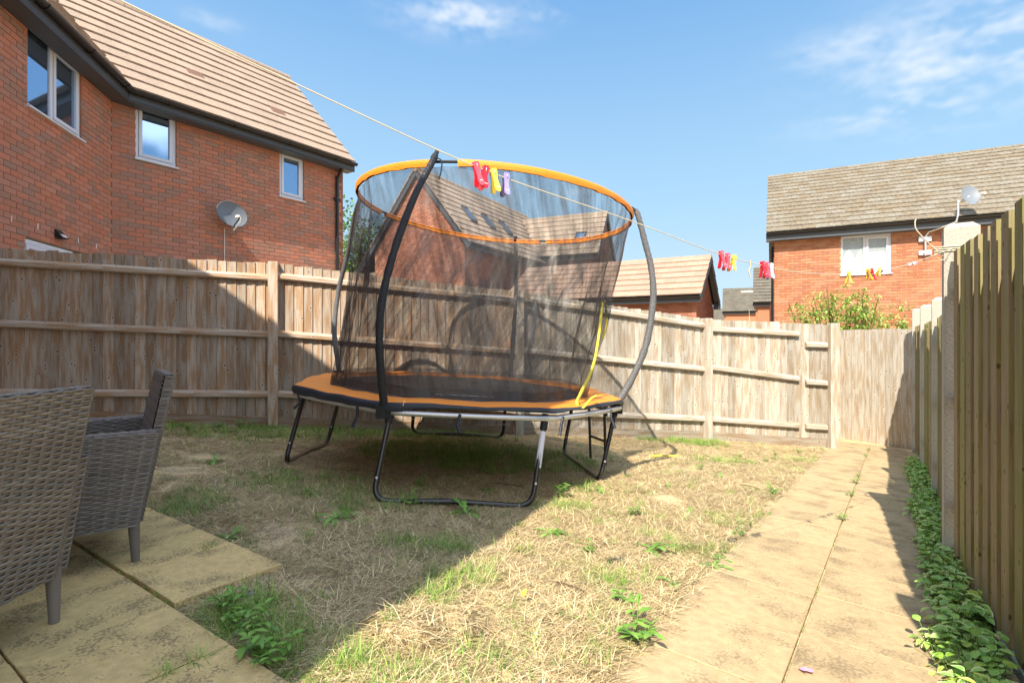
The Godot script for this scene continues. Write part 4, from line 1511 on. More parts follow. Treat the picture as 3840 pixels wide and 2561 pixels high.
func smooth(pts: Array, per: int) -> Array:
	var c := Curve3D.new()
	for i in pts.size():
		var t := Vector3.ZERO
		if i > 0 and i < pts.size() - 1:
			t = ((pts[i + 1] as Vector3) - pts[i - 1]) / 6.0
		c.add_point(pts[i], -t, t)
	var out := []
	for i in pts.size() - 1:
		for k in per:
			out.append(c.sample(i, float(k) / per))
	out.append(pts[-1])
	return out

func build_trampoline() -> void:
	rng.seed = 701
	var root := thing("trampoline", G(TC.x, plane_h(TC.x, TC.z), TC.z), "round trampoline with orange pads and black safety net on the dry lawn", "trampoline")
	var wob := noise(702, 0.6, 3)
	# mat
	var mb := MB.new()
	var rows := []
	for i in 12:
		var row := []
		for k in 72:
			var q := i / 11.0
			row.append(rim(TAU * k / 72, 1.18 * q, 0.0 - 0.035 * (1.0 - q * q)))
		rows.append(row)
	mb.sheet(rows, Color.WHITE, true)
	var jump := part(root, "mat", mb, M.mat_black)
	# the worn print on the mat: broken pale dashes in a line
	mb = MB.new()
	var x0 := 0.0
	for k in 15:
		var wl := rr(0.012, 0.032)
		var p := G(-0.62 + x0, 0, 4.42 + x0 * 0.10)
		p.y = TC.y - 0.062 * (p.x - TC.x) + 0.008 * (-p.z - TC.z) - 0.018
		mb.box(Transform3D(Basis.IDENTITY, p), Vector3(wl, 0.002, 0.045), Color.WHITE)
		x0 += wl + rr(0.004, 0.012)
	part(jump, "print", mb, M.white)
	# pad: six orange sectors with a drooping navy skirt
	for s in 6:
		mb = MB.new()
		var sk := MB.new()
		rows = [[], [], [], [], []]
		var srow := [[], [], [], []]
		for k in 17:
			var f := TAU * (s + k / 16.0 * 0.998) / 6.0 + 0.35
			var w := wob.get_noise_2d(cos(f) * 4.0, sin(f) * 4.0) * 0.016
			rows[0].append(rim(f, 1.14, -0.015 + w * 0.3))
			rows[1].append(rim(f, 1.19, 0.012 + w))
			rows[2].append(rim(f, 1.30, 0.024 + w))
			rows[3].append(rim(f, 1.40, 0.020 + w))
			rows[4].append(rim(f, 1.432, 0.006 + w))
			# the skirt rides up between the front leg and the right pole, so that the tube shows
			var lift := smoothstep(4.52, 4.66, f) * (1.0 - smoothstep(5.95, 6.15, f)) if f > 3.0 else 0.0
			var dr := lerpf(0.055, 0.020, lift) + wob.get_noise_2d(f * 9.0, 3.0) * 0.012
			srow[0].append(rim(f, 1.432, 0.006 + w))
			srow[1].append(rim(f, 1.448, -0.008 + w))
			srow[2].append(rim(f, 1.452 + wob.get_noise_2d(f * 14.0, 9.0) * 0.012, -dr * 0.6))
			srow[3].append(rim(f, 1.446 + wob.get_noise_2d(f * 16.0, 19.0) * 0.014, -dr))
		mb.sheet(rows, Color.WHITE)
		var pad := part(root, "pad", mb, M.orange)
		sk.sheet(srow, Color.WHITE)
		part(pad, "skirt", sk, M.navy)
		for k in 2:
			var f := TAU * (s + 0.25 + 0.5 * k) / 6.0 + 0.35
			var tie := MB.new()
			var p := rim(f, 1.448, -0.05)
			tie.tube([p, p - Vector3.UP * 0.07 + Vector3(rr(-0.02, 0.02), 0, 0.01), p - Vector3.UP * rr(0.11, 0.16) + Vector3(rr(-0.05, 0.05), 0, 0.02)], 0.011, 5, Color.WHITE, true, false, 0.3, Vector3(0, 0, 1))
			part(pad, "tie", tie, M.navy)
	# frame tube
	mb = MB.new()
	var pts := []
	for k in 72:
		pts.append(rim(TAU * k / 72, 1.425, -0.062))
	mb.tube(pts, 0.021, 10, Color.WHITE, false, true)
	part(root, "frame", mb, M.galvanised)
	# legs: U shapes; rim points and feet [x, depth]
	var legs := [[[-0.878, 3.56], [-0.90, 3.45], [0.135, 3.57], [0.21, 3.713]],
		[[0.92, 4.70], [0.74, 4.50], [0.55, 5.72], [0.68, 5.87]],
		[[-1.89, 4.66], [-1.86, 4.38], [-1.87, 5.42], [-1.85, 5.62]],
		[[-1.18, 6.32], [-1.20, 6.40], [-0.11, 6.48], [-0.09, 6.40]]]
	for l in legs:
		var w := []
		for k in 4:
			var x: float = l[k][0]
			var z: float = l[k][1]
			if k == 0 or k == 3:
				x = TC.x + (x + 0.52) * 0.965
				z = TC.z + (z - 5.0) * 0.965
			w.append(G(x, gh(x, z) + 0.02 if k == 1 or k == 2 else TC.y - 0.062 * (x - TC.x) + 0.008 * (z - TC.z) - 0.065, z))
		mb = MB.new()
		var path := rounded(w, 0.11, 7)
		# the foot bar bows a little off the ground in the middle
		var mid: Vector3 = (w[1] as Vector3).lerp(w[2], 0.5) + Vector3.UP * 0.014
		path.insert(9, mid)
		mb.tube(path, 0.0195, 10, Color.WHITE)
		var leg := part(root, "leg", mb, M.black_steel)
		for e in [[0, 1], [3, 2]]:
			var a: Vector3 = w[e[0]]
			var b: Vector3 = w[e[1]]
			mb = MB.new()
			mb.tube([a + (a - b).normalized() * 0.03, a.lerp(b, 0.13)], 0.027, 10, Color.WHITE)
			part(leg, "socket", mb, M.dark)
			mb = MB.new()
			var q := a.lerp(b, 0.74) + Vector3(0, 0, 0.02)
			mb.tube([q, q + Vector3(0, 0, 0.004)], 0.008, 8, Color.WHITE)
			part(leg, "bolt", mb, M.white)
	# the white sticker on the front leg
	var sa := Vector3(0.231, TC.y - 0.11, -3.758).lerp(G(0.135, gh(0.135, 3.57), 3.57), 0.16)
	var sb := Vector3(0.231, TC.y - 0.11, -3.758).lerp(G(0.135, gh(0.135, 3.57), 3.57), 0.56)
	mb = MB.new()
	mb.tube([sa, sb], 0.0207, 12, Color.WHITE, false)
	part(root, "sticker", mb, mat(lin(0.72, 0.73, 0.80), 0.5))
	# top ring
	mb = MB.new()
	pts = []
	for k in 72:
		pts.append(ring(TAU * k / 72, 1.25))
	mb.tube(pts, 0.011, 8, Color.WHITE, false, true)
	part(root, "top_ring", mb, M.dark)
	# orange ring sleeves; the front pole stands at 4.39 rad, a gap on its right
	for sl in [[4.53, 6.18], [2.80, 4.36], [1.18, 2.74], [-0.06, 1.12]]:
		mb = MB.new()
		rows = [[], [], [], [], [], [], []]
		var n := 40
		for k in n:
			var f: float = lerpf(sl[0], sl[1], k / (n - 1.0))
			var w := wob.get_noise_2d(f * 11.0, 40.0) * 0.008
			rows[0].append(ring(f, 1.242, -0.034 + w))
			rows[1].append(ring(f, 1.238, -0.012))
			rows[2].append(ring(f, 1.242, 0.014))
			rows[3].append(ring(f, 1.256, 0.018))
			rows[4].append(ring(f, 1.268, 0.008))
			rows[5].append(ring(f, 1.266 + w * 0.6, -0.016))
			rows[6].append(ring(f, 1.262 + w, -0.036 + w))
		mb.sheet(rows, Color.WHITE)
		part(root, "ring_sleeve", mb, M.orange)
	# net
	mb = MB.new()
	rows = []
	var nv := 22
	var nu := 192
	for i in nv + 1:
		var row := []
		var t := i / float(nv)
		for k in nu:
			var f := TAU * k / nu
			var lo := rim(f, 1.15, 0.015)
			var hi := ring(f, 1.238, -0.03)
			var p := lo.lerp(hi, t)
			var bell := sin(t * PI)
			var out := Vector3(cos(f), 0, -sin(f))
			var fold := wob.get_noise_3d(cos(f) * 9.0 + t * 1.4, sin(f) * 9.0, t * 0.8) * 0.085 + wob.get_noise_3d(cos(f) * 34.0 + t * 2.5, sin(f) * 34.0, t * 1.5) * 0.020
			var pull := 0.0
			for pf in [4.39, 0.0, 2.78, 1.40]:
				var da := absf(angle_difference(f, pf))
				pull += 0.05 * exp(-da * da * 14.0)
			p += out * (fold * (0.35 + 0.65 * bell) + bell * (pull - 0.045))
			row.append(p)
		rows.append(row)
	mb.sheet(rows, Color.WHITE, true)
	part(root, "net", mb, M.net)
	# net edge bands: dark hem round the mat
	mb = MB.new()
	rows = [[], [], []]
	for k in 97:
		var f := TAU * k / 96
		rows[0].append(rim(f, 1.155, 0.0))
		rows[1].append(rim(f, 1.15, 0.045))
		rows[2].append(rim(f, 1.147, 0.085 + wob.get_noise_2d(f * 8.0, 2.0) * 0.02))
	mb.sheet(rows, Color.WHITE)
	part(root, "net_hem", mb, M.net)
	# poles in padded sleeves
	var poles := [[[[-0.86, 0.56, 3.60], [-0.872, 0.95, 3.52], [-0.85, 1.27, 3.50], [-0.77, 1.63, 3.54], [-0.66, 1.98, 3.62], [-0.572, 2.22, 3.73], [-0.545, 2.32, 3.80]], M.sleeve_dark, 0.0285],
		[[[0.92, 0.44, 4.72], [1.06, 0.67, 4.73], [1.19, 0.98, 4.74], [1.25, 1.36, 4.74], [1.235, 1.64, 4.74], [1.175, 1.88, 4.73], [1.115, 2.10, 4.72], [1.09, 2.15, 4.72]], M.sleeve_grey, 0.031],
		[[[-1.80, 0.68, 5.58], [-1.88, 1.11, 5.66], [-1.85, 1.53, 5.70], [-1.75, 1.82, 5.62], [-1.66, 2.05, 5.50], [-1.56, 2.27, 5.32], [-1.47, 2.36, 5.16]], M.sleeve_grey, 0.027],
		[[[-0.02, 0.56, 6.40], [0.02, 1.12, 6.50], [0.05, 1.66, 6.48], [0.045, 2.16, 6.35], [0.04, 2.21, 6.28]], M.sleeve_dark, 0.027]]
	for p in poles:
		var w := []
		for q in p[0]:
			w.append(G(q[0], q[1], q[2]))
		var path := smooth(w, 10)
		var rad := []
		for i in path.size():
			var k := i / float(path.size() - 1)
			var base: float = p[2] * lerpf(1.0, 0.78, k)
			rad.append(base * (1.0 + wob.get_noise_2d(i * 3.1 + p[2] * 900.0, 7.0) * 0.22))
		mb = MB.new()
		mb.tube(path, rad, 14, Color.WHITE)
		var pole := part(root, "pole", mb, p[1])
		# ruck the sleeve: offset its skin along the normals
		var cap := MB.new()
		var tip: Vector3 = path[-1]
		cap.tube([path[-4], tip, tip + (tip - path[-3]).normalized() * 0.05], 0.016, 10, Color.WHITE)
		part(pole, "pole_tip", cap, M.dark)
		var clamp := MB.new()
		clamp.box(Transform3D(Basis.IDENTITY, path[0] - Vector3.UP * 0.03), Vector3(0.10, 0.09, 0.06), Color.WHITE)
		part(pole, "clamp", clamp, M.dark)
	# cord hanging from the front pole's tip
	mb = MB.new()
	var tp := G(-0.545, 2.30, 3.79)
	mb.tube(smooth([tp, tp + Vector3(0.05, -0.03, 0.03), tp + Vector3(0.045, -0.11, 0.03), tp + Vector3(0.03, -0.16, 0.03)], 4), 0.005, 6, Color.WHITE)
	part(root, "cord", mb, M.dark)
	# yellow door straps on the right of the net
	mb = MB.new()
	var st := smooth([G(0.80, 1.35, 4.75), G(0.74, 1.05, 4.55), G(0.66, 0.80, 4.35), G(0.53, 0.60, 4.12), G(0.49, 0.55, 4.02), G(0.50, 0.50, 4.02)], 8)
	mb.tube(st, 0.016, 6, Color.WHITE, true, false, 0.3, Vector3(0.4, 0, 0.9).normalized())
	part(root, "strap", mb, M.yellow)
	mb = MB.new()
	mb.tube(smooth([G(0.83, 1.36, 4.78), G(0.85, 1.18, 4.80), G(0.80, 1.02, 4.72)], 6), 0.011, 6, Color.WHITE, true, false, 0.3, Vector3(0.4, 0, 0.9).normalized())
	part(root, "strap", mb, M.yellow)
	mb = MB.new()
	mb.tube(smooth([G(0.66, 0.58, 4.18), G(0.60, 0.56, 4.09), G(0.545, 0.515, 4.02), G(0.53, 0.50, 4.02)], 6), 0.014, 6, Color.WHITE, true, false, 0.35, Vector3.UP)
	part(root, "strap", mb, M.yellow)
	# ladder
	var lad := thing("trampoline_ladder", G(0.85, plane_h(0.85, 5.3), 5.35), "short black ladder hooked on the trampoline's far side", "ladder")
	var la := [G(0.90, 0.43, 5.22), G(0.905, gh(0.905, 5.17), 5.17)]
	var lb := [G(0.80, 0.43, 5.58), G(0.815, gh(0.815, 5.54), 5.54)]
	for s in [la, lb]:
		mb = MB.new()
		mb.tube([s[0], s[1]], 0.014, 8, Color.WHITE)
		part(lad, "rail", mb, M.black_steel)
	for t in [0.14, 0.62]:
		mb = MB.new()
		mb.tube([la[0].lerp(la[1], t), lb[0].lerp(lb[1], t)], 0.014, 8, Color.WHITE)
		part(lad, "rung", mb, M.black_steel)

# ---------------------------------------------------------------- wicker chairs
# woven panel between four corners (lower left, lower right, upper right, upper left seen from outside)
func weave(root: Node3D, called: String, p: Array, out: Vector3, pitch: float, tint: Color, both := false) -> void:
	var mb := MB.new()
	var n: Vector3 = ((p[1] as Vector3) - p[0]).cross((p[3] as Vector3) - p[0]).normalized()
	if n.dot(out) < 0:
		n = -n
	mb.quad(p[0] - n * 0.004, p[1] - n * 0.004, p[2] - n * 0.004, p[3] - n * 0.004, n, lin(0.02, 0.017, 0.015))
	var wid: float = ((p[1] as Vector3) - p[0]).length()
	var stakes := int(wid / 0.0375)
	for k in stakes + 1:
		var a: Vector3 = (p[0] as Vector3).lerp(p[1], (k + 0.0) / maxf(stakes, 1.0))
		var b: Vector3 = (p[3] as Vector3).lerp(p[2], (k + 0.0) / maxf(stakes, 1.0))
		var w: Vector3 = ((p[1] as Vector3) - p[0]).normalized() * 0.006
		mb.quad(a - w + n * 0.004, a + w + n * 0.004, b + w + n * 0.004, b - w + n * 0.004, n, tint)
	var pan := part(root, called, mb, M.wicker)
	var hgt: float = ((p[3] as Vector3) - p[0]).length()
	var rows := int(hgt / pitch)
	for side in (2 if both else 1):
		var sn: Vector3 = n if side == 0 else -n
		for r in rows:
			var t := (r + 0.5) / rows
			var a: Vector3 = (p[0] as Vector3).lerp(p[3], t)
			var b: Vector3 = (p[1] as Vector3).lerp(p[2], t)
			var len := (b - a).length()
			var seg := maxi(int(len / 0.0094), 4)
			var up: Vector3 = ((p[3] as Vector3) - p[0]).normalized()
			var s := MB.new()
			var g := [[], [], [], []]
			var ph := r % 2
			for k in seg + 1:
				var q := a.lerp(b, k / float(seg))
				var wv := 0.0034 * sin(k * PI / 4.0 + ph * PI) + 0.0050
				var hw := pitch * 0.5
				g[0].append(q - up * hw + sn * (wv - 0.004))
				g[1].append(q - up * hw * 0.55 + sn * wv)
				g[2].append(q + up * hw * 0.55 + sn * wv)
				g[3].append(q + up * hw + sn * (wv - 0.004))
			s.sheet(g, vary(tint, 0.22))
			part(pan, "strand", s, M.wicker)

func chair_leg(root: Node3D, a: Vector3, b: Vector3, w: float, tint: Color) -> void:
	var mb := MB.new()
	var path := []
	var rad := []
	var n := int((b - a).length() / 0.006)
	for k in n + 1:
		path.append(a.lerp(b, k / float(n)))
		rad.append(w * lerpf(1.0, 0.66, k / float(n)) * (0.5 + (0.08 if k % 2 == 0 else 0.0)))
	mb.tube(path, rad, 10, tint)
	part(root, "leg", mb, M.wicker)

func build_chair(at: Vector2, face: float, lean: float, tint: Color, label: String) -> void:
	var f := az(face)
	var s := f.cross(Vector3.UP)       # to the sitter's right
	var o := G(at.x, 0.0, at.y)
	var root := thing("wicker_chair", o, label, "chair", "wicker chairs on the patio")
	var P := func(r: float, y: float, fw: float) -> Vector3: return o + s * r + Vector3.UP * y + f * fw
	var hw := 0.275
	# back: rear face leans backwards
	var top := 0.838
	var zb := -0.27
	var q := [P.call(hw, 0.17, zb), P.call(-hw, 0.17, zb), P.call(-hw - 0.015, top, zb - lean), P.call(hw + 0.015, top, zb - lean)]
	weave(root, "backrest", q, -f, 0.0104, tint)
	var th := 0.036
	var qi := [P.call(hw, 0.40, zb + th - lean * 0.33), P.call(-hw, 0.40, zb + th - lean * 0.33), P.call(-hw - 0.015, top, zb + th - lean), P.call(hw + 0.015, top, zb + th - lean)]
	weave(root, "backrest_front", qi, f, 0.0104, tint)
	# the back's top and side edges
	weave(root, "back_top", [q[2], q[3], qi[3], qi[2]], Vector3.UP, 0.0104, tint)
	for k in 2:
		var a: Vector3 = q[0 + k]
		var b: Vector3 = qi[0 + k]
		weave(root, "back_edge", [a, P.call(hw if k == 0 else -hw, 0.17, zb + th), qi[3 - k], q[3 - k]], s if k == 0 else -s, 0.0104, tint)
	# arms: side panels from front to back
	for k in [1.0, -1.0]:
		var x0: float = k * hw
		var x1: float = k * (hw + 0.075)
		var ya := 0.585
		var front := 0.27
		var rear := zb + 0.02
		var rl := lean * (ya - 0.17) / (top - 0.17)
		weave(root, "arm_panel", [P.call(x1, 0.17, rear), P.call(x1, 0.17, front), P.call(x1, ya, front + 0.03), P.call(x1, ya, rear - rl)], s * k, 0.0104, tint)
		weave(root, "arm_inside", [P.call(x0, 0.40, rear), P.call(x0, 0.40, front), P.call(x0, ya, front + 0.03), P.call(x0, ya, rear - rl)], -s * k, 0.0104, tint)
		weave(root, "arm_top", [P.call(x1, ya, rear - rl), P.call(x1, ya, front + 0.03), P.call(x0, ya, front + 0.03), P.call(x0, ya, rear - rl)], Vector3.UP, 0.011, tint)
		weave(root, "arm_front", [P.call(x0, 0.17, front), P.call(x1, 0.17, front), P.call(x1, ya, front + 0.03), P.call(x0, ya, front + 0.03)], f, 0.0104, tint)
		weave(root, "arm_rear", [P.call(x0, 0.17, rear), P.call(x1, 0.17, rear), P.call(x1, ya, rear - rl), P.call(x0, ya, rear - rl)], -f, 0.0104, tint)
		chair_leg(root, P.call(k * (hw + 0.036), 0.20, zb + 0.03), P.call(k * (hw + 0.032), 0.0, zb + 0.022), 0.046, tint)
		chair_leg(root, P.call(k * (hw + 0.036), 0.20, 0.24), P.call(k * (hw + 0.032), 0.0, 0.22), 0.046, tint)
	# seat and apron
	weave(root, "seat", [P.call(-hw, 0.40, 0.26), P.call(hw, 0.40, 0.26), P.call(hw, 0.40, zb + 0.05), P.call(-hw, 0.40, zb + 0.05)], Vector3.UP, 0.0104, tint)
	weave(root, "apron", [P.call(-hw, 0.26, 0.265), P.call(hw, 0.26, 0.265), P.call(hw, 0.40, 0.265), P.call(-hw, 0.40, 0.265)], f, 0.0104, tint)
	var mb := MB.new()
	mb.box(Transform3D(Basis(s, Vector3.UP, -f), P.call(0, 0.385, 0.0)), Vector3(hw * 2, 0.02, 0.5), lin(0.03, 0.025, 0.022))
	part(root, "seat_base", mb, M.wicker)

# ---------------------------------------------------------------- washing line
func line_at(t: float) -> Vector3:
	# t = 0 at the near pegs, 1 at the tall concrete post
	var ks := [[-0.72, 2.00], [-0.248, 1.602], [0.0, 1.427], [0.174, 1.368], [0.333, 1.292], [0.48, 1.270], [0.613, 1.289], [0.80, 1.368], [1.0, 1.513]]
	var y := 0.0
	for i in ks.size() - 1:
		if t >= ks[i][0] and t <= ks[i + 1][0]:
			y = lerpf(ks[i][1], ks[i + 1][1], (t - ks[i][0]) / (ks[i + 1][0] - ks[i][0]))
	return G(-0.071 + 2.50 * t, y, 1.35 + 1.60 * t)

func build_line() -> void:
	rng.seed = 801
	var pts := []
	for k in 62:
		pts.append(line_at(-0.72 + 1.72 * k / 61.0))
	# ease the corners
	for it in 3:
		for i in range(1, pts.size() - 1):
			pts[i] = ((pts[i - 1] as Vector3) + pts[i] * 2.0 + pts[i + 1]) * 0.25
	var root := thing("washing_line", pts[-1], "cream cotton washing line strung from the house to the concrete post", "washing line")
	var mb := MB.new()
	mb.tube(pts, 0.0016, 8, Color.WHITE)
	part(root, "rope", mb, M.rope)
	# turns round the post and loose ends
	var pc := G(2.475, 1.513, 2.985)
	mb = MB.new()
	var f3 := Vector3(0.588, 0, -0.809)
	var n3 := -f3.cross(Vector3.UP)
	var c := pc + n3 * 0.03
	for k in 3:
		var y := Vector3.UP * (0.012 * k - 0.012)
		var loop := []
		for e in [[-0.055, -0.065], [0.055, -0.065], [0.055, 0.065], [-0.055, 0.065]]:
			loop.append(c + f3 * e[0] + n3 * e[1] + y)
		mb.tube(loop, 0.004, 6, Color.WHITE, false, true)
	part(root, "knot", mb, M.rope)
	mb = MB.new()
	var k0 := c - f3 * 0.06 + n3 * 0.06
	mb.tube(smooth([k0, k0 + Vector3(-0.10, 0.10, 0), k0 + Vector3(-0.115, 0.15, 0.0), k0 + Vector3(-0.108, 0.17, 0)], 5), 0.003, 6, Color.WHITE)
	part(root, "loose_end", mb, M.rope)
	mb = MB.new()
	mb.tube(smooth([k0, k0 + Vector3(0.03, -0.025, 0), k0 + Vector3(0.045, -0.05, 0.01), k0 + Vector3(0.02, -0.06, 0.01), k0 + Vector3(0.0, -0.045, 0.01)], 6), 0.0026, 6, Color.WHITE)
	part(root, "loose_end", mb, M.rope)
	# pegs: [t, tilt, colour, second colour, label]
	var pink := lin(0.78, 0.10, 0.15)
	var red := lin(0.70, 0.03, 0.06)
	var yel := lin(0.85, 0.66, 0.10)
	var lil := lin(0.34, 0.30, 0.66)
	var wht := lin(0.74, 0.72, 0.82)
	var org := lin(0.85, 0.42, 0.05)
	var pegs := [[-0.007, 8, pink, red, "pink peg on the washing line before the orange ring, beside the yellow one", 1.0],
		[0.001, -6, red, pink, "red peg squeezed between the pink and yellow pegs on the line", 1.0],
		[0.010, 4, yel, yel * 0.8, "yellow peg beside the lilac peg before the orange ring", 1.0],
		[0.022, -4, lil, lil * 0.35, "lilac peg at the end of the group before the orange ring", 1.0],
		[0.320, 10, pink, red, "pink peg hanging at the end of the group above the corner of the garage", 1.0],
		[0.331, -3, pink, pink * 0.9, "pink peg next to a yellow peg above the corner of the garage", 1.0],
		[0.343, -14, yel, yel * 0.7, "yellow peg beside two pink pegs above the corner of the garage", 1.0],
		[0.402, 12, red, red, "dark red peg in the group before the far mossy roof", 1.0],
		[0.411, 2, pink, pink, "pink peg in the group before the far mossy roof", 1.0],
		[0.420, -8, wht, lil, "pale lilac peg in the group before the far mossy roof", 1.0],
		[0.617, 2, yel, yel * 0.9, "lone yellow peg before the curtained window", 0.9],
		[0.675, 26, org, yel, "orange peg tilted beside a red one near the curtained window", 0.9],
		[0.688, 20, red, org, "red peg tilted beside an orange one near the curtained window", 0.9],
		[0.712, -34, yel, yel * 0.9, "yellow peg slanting away near the curtained window", 0.9],
		[0.727, -48, wht, lil * 1.4, "pale lilac peg slanting steeply near the curtained window", 0.9],
		[0.838, -72, wht, wht * 0.9, "clear peg lying flat along the line near the concrete post", 0.9]]
	for p in pegs:
		peg(line_at(p[0]), deg_to_rad(p[1] + rr(-7, 7)), p[2], p[3], p[4], p[5] * 0.86)
	# wall hook on the house
	var hk := MB.new()
	var h0: Vector3 = pts[0]
	hk.tube([h0, h0 + Vector3(-0.12, 0.0, 0.06)], 0.006, 8, Color.WHITE)
	part(root, "hook", hk, M.steel)
	# small plastic hook hanging on the line
	var sp := line_at(0.375)
	var hm := MB.new()
	hm.tube(smooth([sp + Vector3(0, 0.012, 0), sp + Vector3(0.004, -0.012, 0), sp + Vector3(-0.003, -0.028, 0), sp + Vector3(0.003, -0.05, 0)], 4), 0.0028, 6, lin(0.5, 0.46, 0.36))
	single("line_hook", hm, M.peg, sp, "small beige hook hanging on the line between two peg groups", "hook")

func peg(at: Vector3, tilt: float, col: Color, col2: Color, label: String, size: float) -> void:
	var t := thing("clothes_peg", at, label, "clothes peg", "pegs on the washing line")
	var along := Vector3(0.842, 0, -0.539)
	var across := along.cross(Vector3.UP)
	for k in 2:
		var mb := MB.new()
		var sgn := 1.0 if k == 0 else -1.0
		# one jaw: a flat paddle, outline from the rounded head to the waist and the grip
		var prof := [[0.022, 0.0062], [0.019, 0.0088], [0.012, 0.0098], [0.003, 0.0086], [-0.008, 0.0066], [-0.019, 0.0064], [-0.030, 0.0082], [-0.038, 0.0088], [-0.045, 0.0074], [-0.048, 0.0040]]
		var f := []
		for q in prof:
			var spread: float = (0.004 + maxf(0.0, -q[0] - 0.004) * 0.26) * sgn
			f.append([q[0] * size, q[1] * size, spread * size])
		var outl := []
		for q in f:
			outl.append(Vector3(q[1], q[0], q[2]))
		for i in range(f.size() - 1, -1, -1):
			outl.append(Vector3(-f[i][1], f[i][0], f[i][2]))
		var w := func(v: Vector3, d: float) -> Vector3:
			# x along the line, y up, z between the jaws
			return at + Vector3(0, -0.002, 0) + (along * v.x + Vector3.UP * v.y + across * (v.z + d)).rotated(across, tilt)
		var m := outl.size()
		var half := 0.0026 * size
		var cc := col if k == 0 else col2
		var fr := []
		var bk := []
		for v in outl:
			fr.append(w.call(v, half))
			bk.append(w.call(v, -half))
		var nrm: Vector3 = across
		for i in f.size() - 1:
			var j := m - 1 - i
			mb.quad(fr[i], fr[i + 1], fr[j - 1], fr[j], nrm, cc)
			mb.quad(bk[i], bk[i + 1], bk[j - 1], bk[j], -nrm, cc)
		for i in m:
			var i2 := (i + 1) % m
			var out: Vector3 = (fr[i] + fr[i2]) * 0.5 - at
			mb.quad(fr[i], fr[i2], bk[i2], bk[i], out, cc)
		var jaw := part(t, "jaw", mb, M.peg)
		var g := MB.new()
		for r in 3:
			var v := Vector3(0, (-0.034 - 0.004 * r) * size, f[6][2] + (half + 0.0008) * sgn)
			g.box(Transform3D(Basis(along.rotated(across, tilt), Vector3.UP.rotated(across, tilt), across), w.call(v, 0.0)), Vector3(0.010 * size, 0.0018, 0.0012), Color(0.86, 0.84, 0.72))
		part(jaw, "grip", g, M.peg)
	var sm := MB.new()
	var ringp := []
	for k in 12:
		var fx := TAU * k / 12
		ringp.append(at + (Vector3.UP * (0.006 + cos(fx) * 0.007) + across * sin(fx) * 0.007).rotated(across, tilt))
	sm.tube(ringp, 0.0012, 5, Color.WHITE, false, true)
	part(t, "spring", sm, M.steel)

# ---------------------------------------------------------------- plants
func blade(mb: MB, base: Vector3, dirv: Vector3, len: float, w: float, droop: float, col: Color, tipc: Color) -> void:
	var side := dirv.cross(Vector3.UP).normalized()
	if side.length() < 0.5:
		side = Vector3.RIGHT
	var p := base
	var d := dirv.normalized()
	var rows := []
	var cols := []
	var n := 3
	for k in n + 1:
		var t := k / float(n)
		var hw := w * 0.5 * (1.0 - t * 0.85)
		rows.append([p - side * hw, p + side * hw])
		var cc := col.lerp(tipc, t)
		cols.append([cc, cc])
		d = (d - Vector3.UP * droop / n).normalized()
		p += d * len / n
	mb.sheet(rows, col, false, 1.0, 1.0, cols)

func clump(count: int, radius: float, len: Vector2, w: Vector2, elev: Vector2, droop: float, cols: Array) -> ArrayMesh:
	var mb := MB.new()
	for k in count:
		var a := rr(0, TAU)
		var r := sqrt(rng.randf()) * radius
		var e := deg_to_rad(rr(elev.x, elev.y))
		var f := rr(0, TAU)
		var d := Vector3(cos(f) * cos(e), sin(e), sin(f) * cos(e))
		var c: Color = vary(cols[rng.randi() % cols.size()], 0.2)
		blade(mb, Vector3(cos(a) * r, 0.006, sin(a) * r), d, rr(len.x, len.y), rr(w.x, w.y), droop, c, c * 1.15)
	return mb.mesh()

func scatter(called: String, mesh: Mesh, m: Material, at: Array, label: String, category: String) -> void:
	mesh.surface_set_material(0, m)
	var mm := MultiMesh.new()
	mm.transform_format = MultiMesh.TRANSFORM_3D
	mm.use_colors = true
	mm.mesh = mesh
	mm.instance_count = at.size()
	for i in at.size():
		mm.set_instance_transform(i, at[i][0])
		mm.set_instance_color(i, at[i][1])
	var o := MultiMeshInstance3D.new()
	o.name = numbered(called)
	o.multimesh = mm
	add_child(o)
	o.set_meta("kind", "stuff")
	tag(o, label, category)

func tuft_at(x: float, z: float, s: float, y := 99.0) -> Transform3D:
	var b := Basis(Vector3.UP, rr(0, TAU)).scaled(Vector3.ONE * s)
	return Transform3D(b, G(x, gh(x, z) if y > 50 else y, z))

func on_lawn(x: float, z: float) -> bool:
	if patio_d(x, z) < 0.015 or path_d(x, z) < 0.01:
		return false
	# inside the fences
	if z > 6.24 + 0.245 * (x + 2.8) - 0.02 and x < 2.78:
		return false
	if x >= 2.76 and z > 7.62:
		return false
	var r := Vector2(x, z) - PA
	return r.dot(P_SIDE) < 0.0

